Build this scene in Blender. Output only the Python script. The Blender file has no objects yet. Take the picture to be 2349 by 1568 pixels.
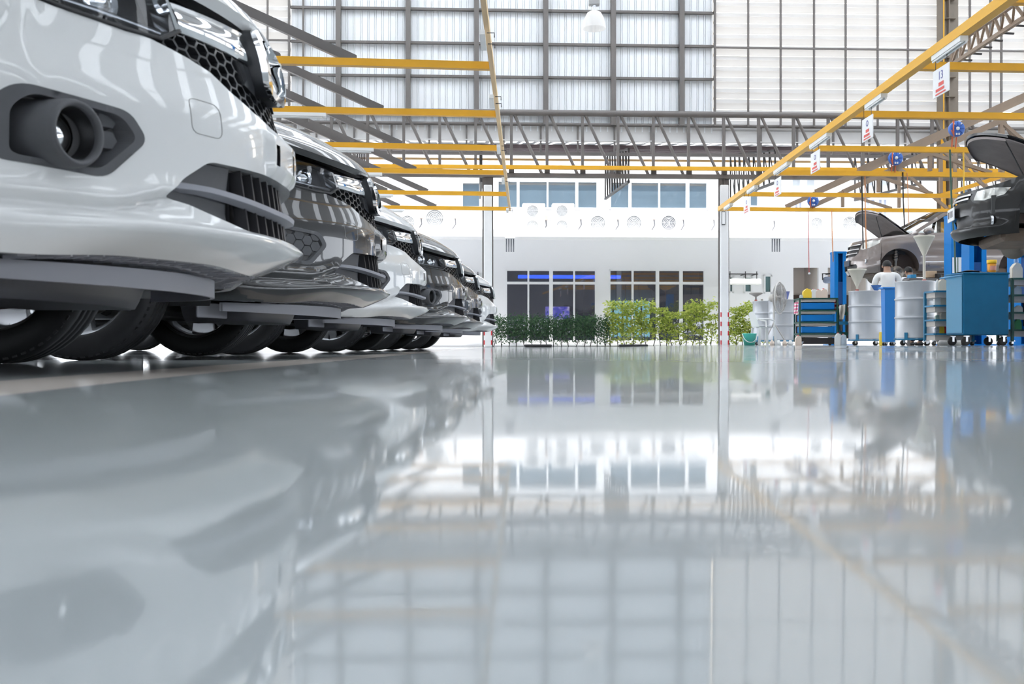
import bpy, math, random
from mathutils import Vector, Matrix, noise
from mathutils.geometry import delaunay_2d_cdt
random.seed(7)
SC = bpy.context.scene
COL = SC.collection
# ---------------------------------------------------------------- frame of the photograph
F, CX, HY, CZ = 2284.0, 1174.5, 790.0, 0.065
def W(x, y, d):
    return Vector(((x - CX) / F * d, d, CZ + (HY - y) / F * d))
def Zat(y, d): return CZ + (HY - y) / F * d
def Xat(x, d): return (x - CX) / F * d
def lerp(a, b, t): return a + (b - a) * t
def sstep(a, b, x):
    t = min(1, max(0, (x - a) / (b - a))); return t * t * (3 - 2 * t)
def pchip(pts):
    """smooth monotone curve through (x, y) points"""
    xs = [p[0] for p in pts]; ys = [p[1] for p in pts]; n = len(xs)
    h = [xs[i+1] - xs[i] for i in range(n-1)]; dl = [(ys[i+1] - ys[i]) / h[i] for i in range(n-1)]
    m = [0.0] * n; m[0] = dl[0]; m[-1] = dl[-1]
    for i in range(1, n-1):
        if dl[i-1] * dl[i] > 0:
            w1 = 2*h[i] + h[i-1]; w2 = h[i] + 2*h[i-1]
            m[i] = (w1 + w2) / (w1 / dl[i-1] + w2 / dl[i])
    def f(x):
        if x <= xs[0]: return ys[0]
        if x >= xs[-1]: return ys[-1]
        lo, hi = 0, n - 1
        while hi - lo > 1:
            k = (lo + hi) // 2
            if xs[k] <= x: lo = k
            else: hi = k
        t = (x - xs[lo]) / h[lo]; t2 = t*t; t3 = t2*t
        return ((2*t3 - 3*t2 + 1) * ys[lo] + (t3 - 2*t2 + t) * h[lo] * m[lo]
                + (-2*t3 + 3*t2) * ys[lo+1] + (t3 - t2) * h[lo] * m[lo+1])
    return f
# ---------------------------------------------------------------- materials
MATS = {}
def mat(name, col=(.5, .5, .5), rough=.5, metal=0.0, coat=0.0, noise_amt=0.0, noise_scale=8.0, emit=None, estr=0.0,
        alpha=1.0, ior=1.5, coat_rough=.03, bump=0.0, spec=.5, trans=0.0):
    if name in MATS: return MATS[name]
    m = bpy.data.materials.new(name); m.use_nodes = True
    nt = m.node_tree; b = nt.nodes['Principled BSDF']
    b.inputs['Base Color'].default_value = (*col, 1); b.inputs['Roughness'].default_value = rough
    b.inputs['Metallic'].default_value = metal; b.inputs['IOR'].default_value = ior
    b.inputs['Coat Weight'].default_value = coat; b.inputs['Coat Roughness'].default_value = coat_rough
    b.inputs['Specular IOR Level'].default_value = spec; b.inputs['Alpha'].default_value = alpha
    b.inputs['Transmission Weight'].default_value = trans
    if emit: b.inputs['Emission Color'].default_value = (*emit, 1); b.inputs['Emission Strength'].default_value = estr
    if noise_amt or bump:
        tc = nt.nodes.new('ShaderNodeTexCoord'); nz = nt.nodes.new('ShaderNodeTexNoise')
        nz.inputs['Scale'].default_value = noise_scale; nz.inputs['Detail'].default_value = 4
        nt.links.new(tc.outputs['Object'], nz.inputs['Vector'])
        if noise_amt:
            mx = nt.nodes.new('ShaderNodeMix'); mx.data_type = 'RGBA'; mx.blend_type = 'MULTIPLY'
            mx.inputs['Factor'].default_value = 1
            r = nt.nodes.new('ShaderNodeMapRange'); r.inputs[3].default_value = 1 - noise_amt; r.inputs[4].default_value = 1 + noise_amt
            nt.links.new(nz.outputs['Fac'], r.inputs[0]); nt.links.new(r.outputs[0], mx.inputs[7])
            mx.inputs[6].default_value = (*col, 1); nt.links.new(mx.outputs[2], b.inputs['Base Color'])
        if bump:
            bp = nt.nodes.new('ShaderNodeBump'); bp.inputs['Strength'].default_value = bump; bp.inputs['Distance'].default_value = .01
            nt.links.new(nz.outputs['Fac'], bp.inputs['Height']); nt.links.new(bp.outputs['Normal'], b.inputs['Normal'])
    MATS[name] = m
    return m
def mat_translucent(name, col, tr=.5, rough=.6):
    if name in MATS: return MATS[name]
    m = bpy.data.materials.new(name); m.use_nodes = True; nt = m.node_tree
    out = nt.nodes['Material Output']; nt.nodes.remove(nt.nodes['Principled BSDF'])
    d = nt.nodes.new('ShaderNodeBsdfDiffuse'); t = nt.nodes.new('ShaderNodeBsdfTranslucent'); mx = nt.nodes.new('ShaderNodeMixShader')
    d.inputs[0].default_value = (*col, 1); t.inputs[0].default_value = (*col, 1); mx.inputs[0].default_value = tr
    nt.links.new(d.outputs[0], mx.inputs[1]); nt.links.new(t.outputs[0], mx.inputs[2]); nt.links.new(mx.outputs[0], out.inputs[0])
    MATS[name] = m
    return m
def mat_glass(name, tint, opacity_tint=(.1, .12, .14), through=.5, rough=.01, refl_ior=1.5):
    """thin pane: tinted see-through + grazing-angle reflection"""
    if name in MATS: return MATS[name]
    m = bpy.data.materials.new(name); m.use_nodes = True; nt = m.node_tree
    out = nt.nodes['Material Output']; nt.nodes.remove(nt.nodes['Principled BSDF'])
    tr = nt.nodes.new('ShaderNodeBsdfTransparent'); tr.inputs[0].default_value = (*tint, 1)
    df = nt.nodes.new('ShaderNodeBsdfDiffuse'); df.inputs[0].default_value = (*opacity_tint, 1)
    gl = nt.nodes.new('ShaderNodeBsdfGlossy'); gl.inputs['Roughness'].default_value = rough
    fr = nt.nodes.new('ShaderNodeFresnel'); fr.inputs[0].default_value = refl_ior
    m1 = nt.nodes.new('ShaderNodeMixShader'); m1.inputs[0].default_value = through
    m2 = nt.nodes.new('ShaderNodeMixShader')
    nt.links.new(df.outputs[0], m1.inputs[1]); nt.links.new(tr.outputs[0], m1.inputs[2])
    nt.links.new(fr.outputs[0], m2.inputs[0]); nt.links.new(m1.outputs[0], m2.inputs[1]); nt.links.new(gl.outputs[0], m2.inputs[2])
    nt.links.new(m2.outputs[0], out.inputs[0])
    MATS[name] = m
    return m
# ---------------------------------------------------------------- mesh builder
def basis(d):
    d = d.normalized(); up = Vector((0, 0, 1)) if abs(d.z) < .95 else Vector((1, 0, 0))
    a = d.cross(up).normalized(); b = a.cross(d).normalized()
    return d, a, b
class MB:
    def __init__(s): s.v = []; s.f = []; s.mi = []; s.sm = []
    def add(s, vs, fs, mi=0, smooth=False):
        o = len(s.v); s.v.extend([Vector(p) for p in vs])
        for f in fs:
            s.f.append([i + o for i in f]); s.mi.append(mi); s.sm.append(smooth)
        return s
    def box(s, c, size, mi=0, M=None, bev=0.0):
        x, y, z = [q / 2 for q in size]; c = Vector(c)
        if bev <= 0:
            vs = [Vector((i*x, j*y, k*z)) for k in (-1, 1) for j in (-1, 1) for i in (-1, 1)]
            fs = [(0, 2, 3, 1), (4, 5, 7, 6), (0, 1, 5, 4), (2, 6, 7, 3), (0, 4, 6, 2), (1, 3, 7, 5)]
        else:
            b = min(bev, x*.9, y*.9, z*.9); vs = []; fs = []
            idx = {}
            for sx in (-1, 1):
                for sy in (-1, 1):
                    for sz in (-1, 1):
                        for ax in range(3):
                            p = [sx*(x-b), sy*(y-b), sz*(z-b)]
                            p[ax] = (sx*x, sy*y, sz*z)[ax]
                            idx[(sx, sy, sz, ax)] = len(vs); vs.append(Vector(p))
            for ax in range(3):
                o1, o2 = [(1, 2), (2, 0), (0, 1)][ax]
                for sg in (-1, 1):
                    q = []
                    for (e1, e2) in ((-1, -1), (1, -1), (1, 1), (-1, 1)):
                        k = [0, 0, 0]; k[ax] = sg; k[o1] = e1; k[o2] = e2; q.append(idx[(*k, ax)])
                    fs.append(q if sg > 0 else q[::-1])
                # edges along axis ax
                for e1 in (-1, 1):
                    for e2 in (-1, 1):
                        k0 = [0, 0, 0]; k1 = [0, 0, 0]; k0[ax] = -1; k1[ax] = 1
                        for k in (k0, k1): k[o1] = e1; k[o2] = e2
                        q = [idx[(*k0, o1)], idx[(*k1, o1)], idx[(*k1, o2)], idx[(*k0, o2)]]
                        fs.append(q if e1*e2 > 0 else q[::-1])
            for sx in (-1, 1):
                for sy in (-1, 1):
                    for sz in (-1, 1):
                        q = [idx[(sx, sy, sz, a)] for a in range(3)]
                        fs.append(q if sx*sy*sz > 0 else q[::-1])
        if M is not None: vs = [M @ p for p in vs]
        return s.add([c + p for p in vs], fs, mi)
    def beam(s, p, q, w, h, mi=0, up=None):
        p, q = Vector(p), Vector(q); d = (q - p).normalized()
        u = Vector(up) if up else (Vector((0, 0, 1)) if abs(d.z) < .97 else Vector((0, 1, 0)))
        a = d.cross(u).normalized() * (w / 2); b = a.cross(d).normalized() * (h / 2)
        vs = [p - a - b, p + a - b, p + a + b, p - a + b, q - a - b, q + a - b, q + a + b, q - a + b]
        return s.add(vs, [(3, 2, 1, 0), (4, 5, 6, 7), (0, 1, 5, 4), (1, 2, 6, 5), (2, 3, 7, 6), (3, 0, 4, 7)], mi)
    def ibeam(s, p, q, w, h, t, mi=0):
        p, q = Vector(p), Vector(q); d, a, b = basis(q - p)
        s.beam(p + b*(h/2 - t/2), q + b*(h/2 - t/2), w, t, mi); s.beam(p - b*(h/2 - t/2), q - b*(h/2 - t/2), w, t, mi)
        return s.beam(p, q, t, h - 2*t, mi)
    def tube(s, path, r, n=8, mi=0, caps=True, smooth=True, closed=False):
        path = [Vector(p) for p in path]; k = len(path); vs = []; fs = []
        rr = r if isinstance(r, (list, tuple)) else [r] * k
        a = None
        for i, p in enumerate(path):
            if closed: d = path[(i+1) % k] - path[i-1]
            else: d = path[min(i+1, k-1)] - path[max(i-1, 0)]
            d = d.normalized()
            if a is None: _, a, b = basis(d)
            else:
                a = (a - d * a.dot(d)).normalized(); b = a.cross(d)
            for j in range(n):
                t = 2*math.pi*j/n; vs.append(p + a*math.cos(t)*rr[i] + b*math.sin(t)*rr[i])
        for i in range(k if closed else k-1):
            i2 = (i+1) % k
            for j in range(n):
                fs.append((i*n+j, i2*n+j, i2*n+(j+1) % n, i*n+(j+1) % n))
        s.add(vs, fs, mi, smooth)
        if caps and not closed:
            s.add(vs[:n], [tuple(range(n))], mi); s.add(vs[-n:], [tuple(range(n))[::-1]], mi)
        return s
    def lathe(s, prof, c=(0, 0, 0), n=24, mi=0, axis='z', smooth=True, M=None, a0=0.0, a1=None):
        """prof: list of (r, h)"""
        c = Vector(c); vs = []; fs = []; full = a1 is None; k = len(prof)
        m = n if full else n + 1
        for j in range(m):
            t = a0 + (2*math.pi if full else (a1 - a0)) * j / n
            for (r, h) in prof:
                p = Vector((r*math.cos(t), r*math.sin(t), h))
                if axis == 'y': p = Vector((p.x, h, p.y))
                if axis == 'x': p = Vector((h, p.x, p.y))
                if M is not None: p = M @ p
                vs.append(c + p)
        for j in range(n):
            j2 = (j+1) % m
            for i in range(k-1):
                fs.append((j*k+i, j2*k+i, j2*k+i+1, j*k+i+1))
        return s.add(vs, fs, mi, smooth)
    def grid(s, fn, nu, nv, mi=0, smooth=True):
        vs = [fn(i/nu, j/nv) for j in range(nv+1) for i in range(nu+1)]
        fs = [(j*(nu+1)+i, j*(nu+1)+i+1, (j+1)*(nu+1)+i+1, (j+1)*(nu+1)+i) for j in range(nv) for i in range(nu)]
        return s.add(vs, fs, mi, smooth)
    def prism(s, poly, fn0, fn1, mi=0, side_smooth=False, both=True):
        """polygon of 2-D points, two mappings to 3-D"""
        a = [Vector(fn0(*p)) for p in poly]; b = [Vector(fn1(*p)) for p in poly]; n = len(poly)
        s.add(a, [tuple(range(n))], mi)
        if both: s.add(b, [tuple(range(n))[::-1]], mi)
        return s.add(a + b, [(i, n+i, n+(i+1) % n, (i+1) % n) for i in range(n)], mi, side_smooth)
    def build(s, name, mats, parent=None, M=None, loc=None, fix=True):
        me = bpy.data.meshes.new(name)
        if not isinstance(mats, (list, tuple)): mats = [mats]
        vs = s.v
        if M is not None: vs = [M @ p for p in vs]
        off = Vector(loc) if loc is not None else (parent_loc(parent) if parent else Vector((0, 0, 0)))
        me.from_pydata([tuple(p - off) for p in vs], [], s.f)
        me.polygons.foreach_set('material_index', s.mi); me.polygons.foreach_set('use_smooth', s.sm)
        for m in mats: me.materials.append(m)
        if fix:
            import bmesh
            bm = bmesh.new(); bm.from_mesh(me); bmesh.ops.recalc_face_normals(bm, faces=bm.faces); bm.to_mesh(me); bm.free()
        me.update()
        o = bpy.data.objects.new(name, me); COL.objects.link(o)
        if parent: o.parent = parent
        elif loc is not None: o.location = loc
        return o
def parent_loc(p):
    v = Vector((0, 0, 0))
    while p is not None:
        v += p.location; p = p.parent
    return v
def tag(o, label=None, cat=None, group=None, kind=None):
    if label: o['label'] = label
    if cat: o['category'] = cat
    if group: o['group'] = group
    if kind: o['kind'] = kind
    return o
def thing(name, label, cat, loc=(0, 0, 0), group=None, kind=None):
    o = bpy.data.objects.new(name, None); COL.objects.link(o); o.location = loc
    o.empty_display_size = .1
    return tag(o, label, cat, group, kind)
def struct(mb, name, mats, parent=None, M=None, **k):
    o = mb.build(name, mats, parent, M, **k)
    if parent is None: o['kind'] = 'structure'
    return o
def copy_tree(o, parent=None, swap=None):
    c = o.copy(); COL.objects.link(c)
    if parent: c.parent = parent
    if swap and c.type == 'MESH':
        for i, sl in enumerate(c.material_slots):
            if sl.material and sl.material.name in swap:
                m = swap[sl.material.name]; sl.link = 'OBJECT'; sl.material = m
    for ch in list(o.children): copy_tree(ch, c, swap)
    return c
# ---------------------------------------------------------------- 2-D patches
def in_poly(x, y, P):
    c = False; n = len(P); j = n - 1
    for i in range(n):
        xi, yi = P[i]; xj, yj = P[j]
        if (yi > y) != (yj > y) and x < (xj - xi) * (y - yi) / (yj - yi) + xi: c = not c
        j = i
    return c
def resample(P, sp, closed=True):
    out = []; n = len(P)
    for i in range(n if closed else n-1):
        a, b = P[i], P[(i+1) % n]; L = math.hypot(b[0]-a[0], b[1]-a[1]); k = max(1, int(math.ceil(L / sp)))
        for q in range(k): out.append((a[0] + (b[0]-a[0])*q/k, a[1] + (b[1]-a[1])*q/k))
    if not closed: out.append(P[-1])
    return out
def round_poly(P, r, n=4):
    """rounded corners"""
    out = []; k = len(P)
    for i in range(k):
        p0, p, p1 = Vector(P[i-1]), Vector(P[i]), Vector(P[(i+1) % k])
        d0 = (p0 - p); d1 = (p1 - p); q = min(r, d0.length*.45, d1.length*.45)
        a = p + d0.normalized()*q; b = p + d1.normalized()*q
        for j in range(n+1):
            t = j/n; out.append(tuple((1-t)**2*a + 2*t*(1-t)*p + t*t*b))
    return out
def cdt(outer, holes=(), sp=.02, lines=(), spy=None):
    """triangulated patch of a 2-D outline with holes: points, triangles"""
    spy = spy or sp
    loops = [resample(outer, sp)] + [resample(h, sp) for h in holes]
    pts = []; edges = []; near = set()
    for L in loops:
        o = len(pts); pts += L; edges += [(o+i, o+(i+1) % len(L)) for i in range(len(L))]
    for L in lines:
        L = resample(L, sp, False); o = len(pts); pts += L; edges += [(o+i, o+i+1) for i in range(len(L)-1)]
    for (x, y) in pts: near.add((round(x/sp*1.2), round(y/spy*1.2)))
    x0 = min(p[0] for p in outer); x1 = max(p[0] for p in outer); y0 = min(p[1] for p in outer); y1 = max(p[1] for p in outer)
    nx = int((x1-x0)/sp)+1; ny = int((y1-y0)/spy)+1
    for j in range(1, ny+1):
        for i in range(nx+1):
            x = x0 + (i + .5*(j % 2))*sp; y = y0 + j*spy
            if (round(x/sp*1.2), round(y/spy*1.2)) in near: continue
            if in_poly(x, y, outer) and not any(in_poly(x, y, h) for h in holes): pts.append((x, y))
    r = delaunay_2d_cdt([Vector(p) for p in pts], edges, [], 0, 1e-7)
    V = [(p.x, p.y) for p in r[0]]; T = []
    for t in r[2]:
        cx = sum(V[i][0] for i in t)/3; cy = sum(V[i][1] for i in t)/3
        if in_poly(cx, cy, outer) and not any(in_poly(cx, cy, h) for h in holes): T.append(tuple(t))
    used = sorted({i for t in T for i in t}); mp = {k: i for i, k in enumerate(used)}
    return [V[i] for i in used], [tuple(mp[i] for i in t) for t in T]
def patch(mb, fn, outer, holes=(), sp=.02, mi=0, lines=(), spy=None):
    V, T = cdt(outer, holes, sp, lines, spy)
    return mb.add([fn(*p) for p in V], T, mi, True)
def flange(mb, fn0, fn1, P, sp=.02, mi=0, smooth=False):
    """strip joining the same outline in two mappings"""
    L = resample(P, sp); n = len(L)
    return mb.add([fn0(*p) for p in L] + [fn1(*p) for p in L], [(i, (i+1) % n, n+(i+1) % n, n+i) for i in range(n)], mi, smooth)
def text_obj(name, body, size, m, parent, M, extrude=.001):
    cu = bpy.data.curves.new(name, 'FONT'); cu.body = body; cu.size = size; cu.extrude = extrude; cu.align_x = 'CENTER'; cu.align_y = 'CENTER'
    q = bpy.data.objects.new(name, cu); COL.objects.link(q)
    me = bpy.data.meshes.new_from_object(q.evaluated_get(bpy.context.evaluated_depsgraph_get())); bpy.data.objects.remove(q)
    me.materials.clear(); me.materials.append(m); me.name = name
    o = bpy.data.objects.new(name, me); COL.objects.link(o); o.parent = parent; o.matrix_local = M
    return o
# ================================================================ materials
STEEL = mat('grey_brown_steel', (.15, .135, .127), .5, noise_amt=.15, noise_scale=3)
STEEL_D = mat('dark_steel', (.05, .046, .045), .5, noise_amt=.1)
YEL = mat('amber_painted_steel', (.80, .40, .018), .4, noise_amt=.12, noise_scale=4)
WHITE = mat('white_paint', (.82, .82, .82), .45, noise_amt=.04)
WHITE_M = mat('white_enamel', (.85, .85, .84), .25)
SHEET = mat('white_metal_sheet', (.80, .82, .84), .4, noise_amt=.06, noise_scale=1.2)
FLASH = mat('galvanised_flashing', (.62, .61, .60), .35, noise_amt=.12, noise_scale=1.5, bump=.15)
LOUV = mat_translucent('louver_sheet', (.50, .495, .49), .32)
BLACK = mat('black_plastic', (.012, .012, .014), .42)
RUBBER = mat('tyre_rubber', (.014, .014, .016), .55, noise_amt=.2, noise_scale=40)
GREYP = mat('grey_plastic', (.075, .077, .085), .55, noise_amt=.08, noise_scale=60)
LGREYP = mat('light_grey_plastic', (.32, .325, .36), .5)
CHROME = mat('chrome', (.86, .87, .88), .04, 1.0)
SILVER = mat('silver_alloy', (.62, .63, .65), .22, .85)
BLUEP = mat('blue_lift_paint', (.0, .19, .56), .42, spec=.35, noise_amt=.1, noise_scale=3)
CONCRETE = mat('pale_concrete', (.74, .73, .71), .8, noise_amt=.12, noise_scale=2)
WALLW = mat('white_wall_plaster', (.86, .865, .88), .7, noise_amt=.03, noise_scale=.7)
RED = mat('red_paint', (.62, .02, .03), .4)
# ================================================================ floor
def floor_z(x, y):
    dip = 0.0
    if y < 2.3:
        y1, y2, s = .9, 2.3, .0115
        if y <= y1: dip = -(s*(y2-y1)/2 + s*(y1-max(y, -2)))
        else: dip = -s*(y2-y)**2/(2*(y2-y1))
    return dip + .05*sstep(7, 13, y)*sstep(2.0, 5.0, x)*(1 - sstep(25, 28.5, y))
def frange(a, b, n): return [a + (b-a)*i/n for i in range(n+1)]
ys = frange(-38, -2, 6)[:-1] + frange(-2, 3, 50)[:-1] + frange(3, 14, 33)[:-1] + frange(14, 29.2, 24)
xs = frange(-24, -6, 6)[:-1] + frange(-6, 8, 42)[:-1] + frange(8, 28, 10)
m = MB()
m.add([(x, y, floor_z(x, y)) for y in ys for x in xs],
      [(j*len(xs)+i, j*len(xs)+i+1, (j+1)*len(xs)+i+1, (j+1)*len(xs)+i) for j in range(len(ys)-1) for i in range(len(xs)-1)], 0, True)
def floor_material():
    m = bpy.data.materials.new('polished_epoxy_floor'); m.use_nodes = True; nt = m.node_tree; L = nt.links.new
    b = nt.nodes['Principled BSDF']; tc = nt.nodes.new('ShaderNodeTexCoord')
    sep = nt.nodes.new('ShaderNodeSeparateXYZ'); L(tc.outputs['Object'], sep.inputs[0])
    nz = nt.nodes.new('ShaderNodeTexNoise'); nz.inputs['Scale'].default_value = .9; nz.inputs['Detail'].default_value = 5
    L(tc.outputs['Object'], nz.inputs[0])
    base = nt.nodes.new('ShaderNodeMix'); base.data_type = 'RGBA'
    base.inputs[6].default_value = (.325, .355, .362, 1); base.inputs[7].default_value = (.375, .40, .408, 1); L(nz.outputs['Fac'], base.inputs[0])
    # painted walkway line in front of the parked row
    def band(sock, lo, hi):
        a = nt.nodes.new('ShaderNodeMath'); a.operation = 'GREATER_THAN'; a.inputs[1].default_value = lo; L(sock, a.inputs[0])
        c = nt.nodes.new('ShaderNodeMath'); c.operation = 'LESS_THAN'; c.inputs[1].default_value = hi; L(sock, c.inputs[0])
        r = nt.nodes.new('ShaderNodeMath'); r.operation = 'MULTIPLY'; L(a.outputs[0], r.inputs[0]); L(c.outputs[0], r.inputs[1]); return r.outputs[0]
    ln = nt.nodes.new('ShaderNodeMix'); ln.data_type = 'RGBA'; L(band(sep.outputs['X'], -.93, -.69), ln.inputs[0])
    L(base.outputs[2], ln.inputs[6]); ln.inputs[7].default_value = (.85, .77, .70, 1)
    L(ln.outputs[2], b.inputs['Base Color'])
    n2 = nt.nodes.new('ShaderNodeTexNoise'); n2.inputs['Scale'].default_value = 1.7; n2.inputs['Detail'].default_value = 6; L(tc.outputs['Object'], n2.inputs[0])
    r = nt.nodes.new('ShaderNodeMapRange'); r.inputs[3].default_value = .025; r.inputs[4].default_value = .07; L(n2.outputs['Fac'], r.inputs[0])
    L(r.outputs[0], b.inputs['Roughness'])
    n3 = nt.nodes.new('ShaderNodeTexNoise'); n3.inputs['Scale'].default_value = 3.0; n3.inputs['Detail'].default_value = 2; L(tc.outputs['Object'], n3.inputs[0])
    bp = nt.nodes.new('ShaderNodeBump'); bp.inputs['Strength'].default_value = .05; bp.inputs['Distance'].default_value = .01
    L(n3.outputs['Fac'], bp.inputs['Height']); L(bp.outputs['Normal'], b.inputs['Normal'])
    b.inputs['IOR'].default_value = 1.5
    # hazier share of the polish
    b2 = nt.nodes.new('ShaderNodeBsdfPrincipled'); b2.inputs['Roughness'].default_value = .278; b2.inputs['IOR'].default_value = 1.5; L(ln.outputs[2], b2.inputs['Base Color'])
    mx = nt.nodes.new('ShaderNodeMixShader'); mx.inputs[0].default_value = .27; L(b.outputs[0], mx.inputs[1]); L(b2.outputs[0], mx.inputs[2]); L(mx.outputs[0], nt.nodes['Material Output'].inputs[0])
    return m
struct(m, 'floor', floor_material(), fix=False)
m = MB(); m.box((2, 45, -.16), (90, 31.6, .2)); m.box((2, -53, -.16), (90, 30, .2)); m.box((-39.2, -4.5, -.16), (30, 67, .2)); m.box((43.2, -4.5, -.16), (30, 67, .2))
struct(m, 'ground', CONCRETE)
m = MB(); m.box((2, 28.85, -.075), (52, .5, .15)); struct(m, 'trim_1', mat('concrete_edge', (.6, .52, .42), .7, noise_amt=.1))
# ================================================================ end wall of the hall (turned 2.4 degrees)
TH = .0425
def plane_M(d0): return Matrix.Translation((0, d0, 0)) @ Matrix.Rotation(TH, 4, 'Z')     # local x along the wall, y into it
def px(x, y, d0, n=0.0):
    """pixel -> (s, z) on the turned wall at depth d0 + n"""
    t = (x - CX) / F; d1 = d0 + n; s = t*d1 / (math.cos(TH) - t*math.sin(TH)); Y = d1 + s*math.sin(TH)
    return s, CZ + (HY - y) / F * Y
DW = 28.0; MW = plane_M(DW)
def sw(x): return px(x, 500, DW)[0]
ZT = 12.2
sL, sR = sw(668), sw(1635); zb = px(1150, 288, DW)[1]
# ribbed sheet
m = MB(); prof = []
s = sL; pitch = (sR - sL) / 60
for i in range(60):
    s0 = sL + i*pitch
    prof += [(s0, 0), (s0+pitch*.66, 0), (s0+pitch*.675, .02), (s0+pitch*.72, .02), (s0+pitch*.74, -.012), (s0+pitch*.90, -.012), (s0+pitch*.915, .02), (s0+pitch*.96, .02), (s0+pitch*.98, 0)]
prof.append((sR, 0))
vs = []
for (a, n) in prof: vs += [(a, n, zb-.15), (a, n, ZT)]
m.add(vs, [(2*i, 2*i+2, 2*i+3, 2*i+1) for i in range(len(prof)-1)])
m.add([(sL, .06, zb-.15), (sR, .06, zb-.15), (sR, .06, ZT), (sL, .06, ZT)], [(0, 1, 2, 3)])
wb = struct(m, 'wall_back', SHEET, M=MW, fix=False)
# louvre bands left and right of it
def louvre(name, a, b):
    m = MB(); z = zb - .1; P = .306
    while z < ZT:
        pr = [(0, 0), (-.012, .004), (-.125, .150), (-.125, .162), (0, .302)]
        m.add([(x, n, z+q) for (n, q) in pr for x in (a, b)], [(2*i, 2*i+1, 2*i+3, 2*i+2) for i in range(4)])
        z += P
    return struct(m, name, LOUV, M=MW)
louvre('wall_left_louvers', sw(-420), sL); louvre('wall_right_louvers', sR, sw(3200))
# steel grid on the wall
m = MB()
for x in (778, 937, 1093, 1251, 1405, 1561): m.beam((sw(x), -.14, zb), (sw(x), -.14, ZT), .135, .2)
for x in (697, 2350): m.beam((sw(x), -.1, zb), (sw(x), -.1, ZT), .05, .05)
for x in (666, 1636): m.beam((sw(x), -.18, zb), (sw(x), -.18, ZT), .06, .08)
for y in (262, 177, 101, 24, -55, -135):
    z = px(1000, y, DW)[1]; m.beam((sL, -.09, z), (sR, -.09, z), .1, .065)
for x in (-300, -150, 0, 150, 300, 460, 536, 617): m.beam((sw(x), -.19, zb), (sw(x), -.19, ZT), .05, .05)
z = px(620, 97, DW)[1]; m.beam((sw(-420), -.2, z), (sL, -.2, z), .05, .045)
struct(m, 'wall_back_frame', STEEL, M=MW)
m = MB()
for x in (1712, 1786, 1862, 1934, 2007, 2076, 2217, 2264, 2289, 2420, 2500, 2600, 2700, 2800, 2950): m.beam((sw(x), -.19, zb), (sw(x), -.19, ZT), .05, .05)
z = px(1900, 117, DW)[1]; m.beam((sR, -.2, z), (sw(3200), -.2, z), .05, .045)
struct(m, 'wall_right_frame', STEEL, M=MW)
# flat flashing under the sheet with short posts
zf0 = px(1150, 322, DW)[1]; zf1 = px(1150, 286, DW)[1]
m = MB(); a, b = sw(-420), sw(3200)
m.box(((a+b)/2, .02, (zf0+zf1)/2), (b-a, .05, zf1-zf0)); m.box(((a+b)/2, -.02, zf0), (b-a, .16, .03))
struct(m, 'trim_2', FLASH, M=MW)
m = MB(); m.tube([(a, -.1, zf1), (b, -.1, zf1)], .05, 8)
for i in range(44):
    s0 = a + (b-a)*i/43.0; m.beam((s0, -.06, zf0-.35), (s0, -.06, zf1), .05, .05)
m.beam((a, -.05, zf0-.37), (b, -.05, zf0-.37), .07, .08)
struct(m, 'trim_3', STEEL, M=MW)
# big steel column on the right
sc = sw(2160); m = MB()
m.ibeam((sc, -.35, 0), (sc, -.35, ZT), .34, .3, .03)
for i in range(16): m.box((sc+.04, -.36, 3.2 + i*.55), (.28, .28, .02))
for i in (3, 6, 9): m.beam((sc+.1, -.5, 3 + i*.6), (sc+.42, -.5, 3 + i*.6), .03, .03)
col_r = struct(m, 'wall_right_column', mat('column_steel', (.20, .165, .13), .5, noise_amt=.1), M=MW)
m = MB(); m.beam((sc-.2, -.52, 0), (sc-.2, -.52, 5.9), .09, .12); m.beam((sc-.19, -.52, 5.9), (sc-.19, -.52, ZT), .025, .03)
struct(m, 'wall_right_column_guard', YEL, M=MW)
# ================================================================ the lattice girder over the opening
DT = 26.6; MT = plane_M(DT)
def tp(x, y): return px(x, y, DT)
tr = thing('lattice_girder', 'long grey steel lattice girder spanning the hall above the white columns', 'girder', MT @ Vector((0, 0, 5.4)))
zt = tp(1160, 258)[1]; zl = tp(1160, 402)[1]; a, b = tp(430, 300)[0], tp(2560, 300)[0]
MB().tube([(a, 0, zt), (b, 0, zt)], .085, 12).build('top_chord', STEEL, tr, MT)
MB().beam((a, 0, zl), (b, 0, zl), .16, .11).build('bottom_chord', STEEL, tr, MT)
gap = (tp(2138, 300)[0] - tp(1173, 300)[0]) / 12.0; s0 = tp(1173, 300)[0]
k0 = int((a - s0) / gap); k1 = int((b - s0) / gap)
for k in range(k0, k1 + 1):
    s = s0 + k*gap
    MB().beam((s, 0, zl), (s, 0, zt), .075, .075).build('post', STEEL, tr, MT)
    if k < k1: MB().tube([(s+.08, 0, zt-.05), (s+gap*.86, 0, zl+.04)], .042, 8).build('diagonal', STEEL, tr, MT)
    MB().box((s, -.06, zl+.1), (.14, .1, .1)).build('clip', STEEL_D, tr, MT)
DR = 26.25; MR = plane_M(DR)
rz = px(1200, 383.5, DR)[1]
rail = MB().beam((px(760, 380, DR)[0], 0, rz), (px(2460, 380, DR)[0], 0, rz), .1, .1).build('crane_rail', YEL, None, MR)
tag(rail, 'long amber rail clipped along the bottom of the grey lattice girder', 'rail')
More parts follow.
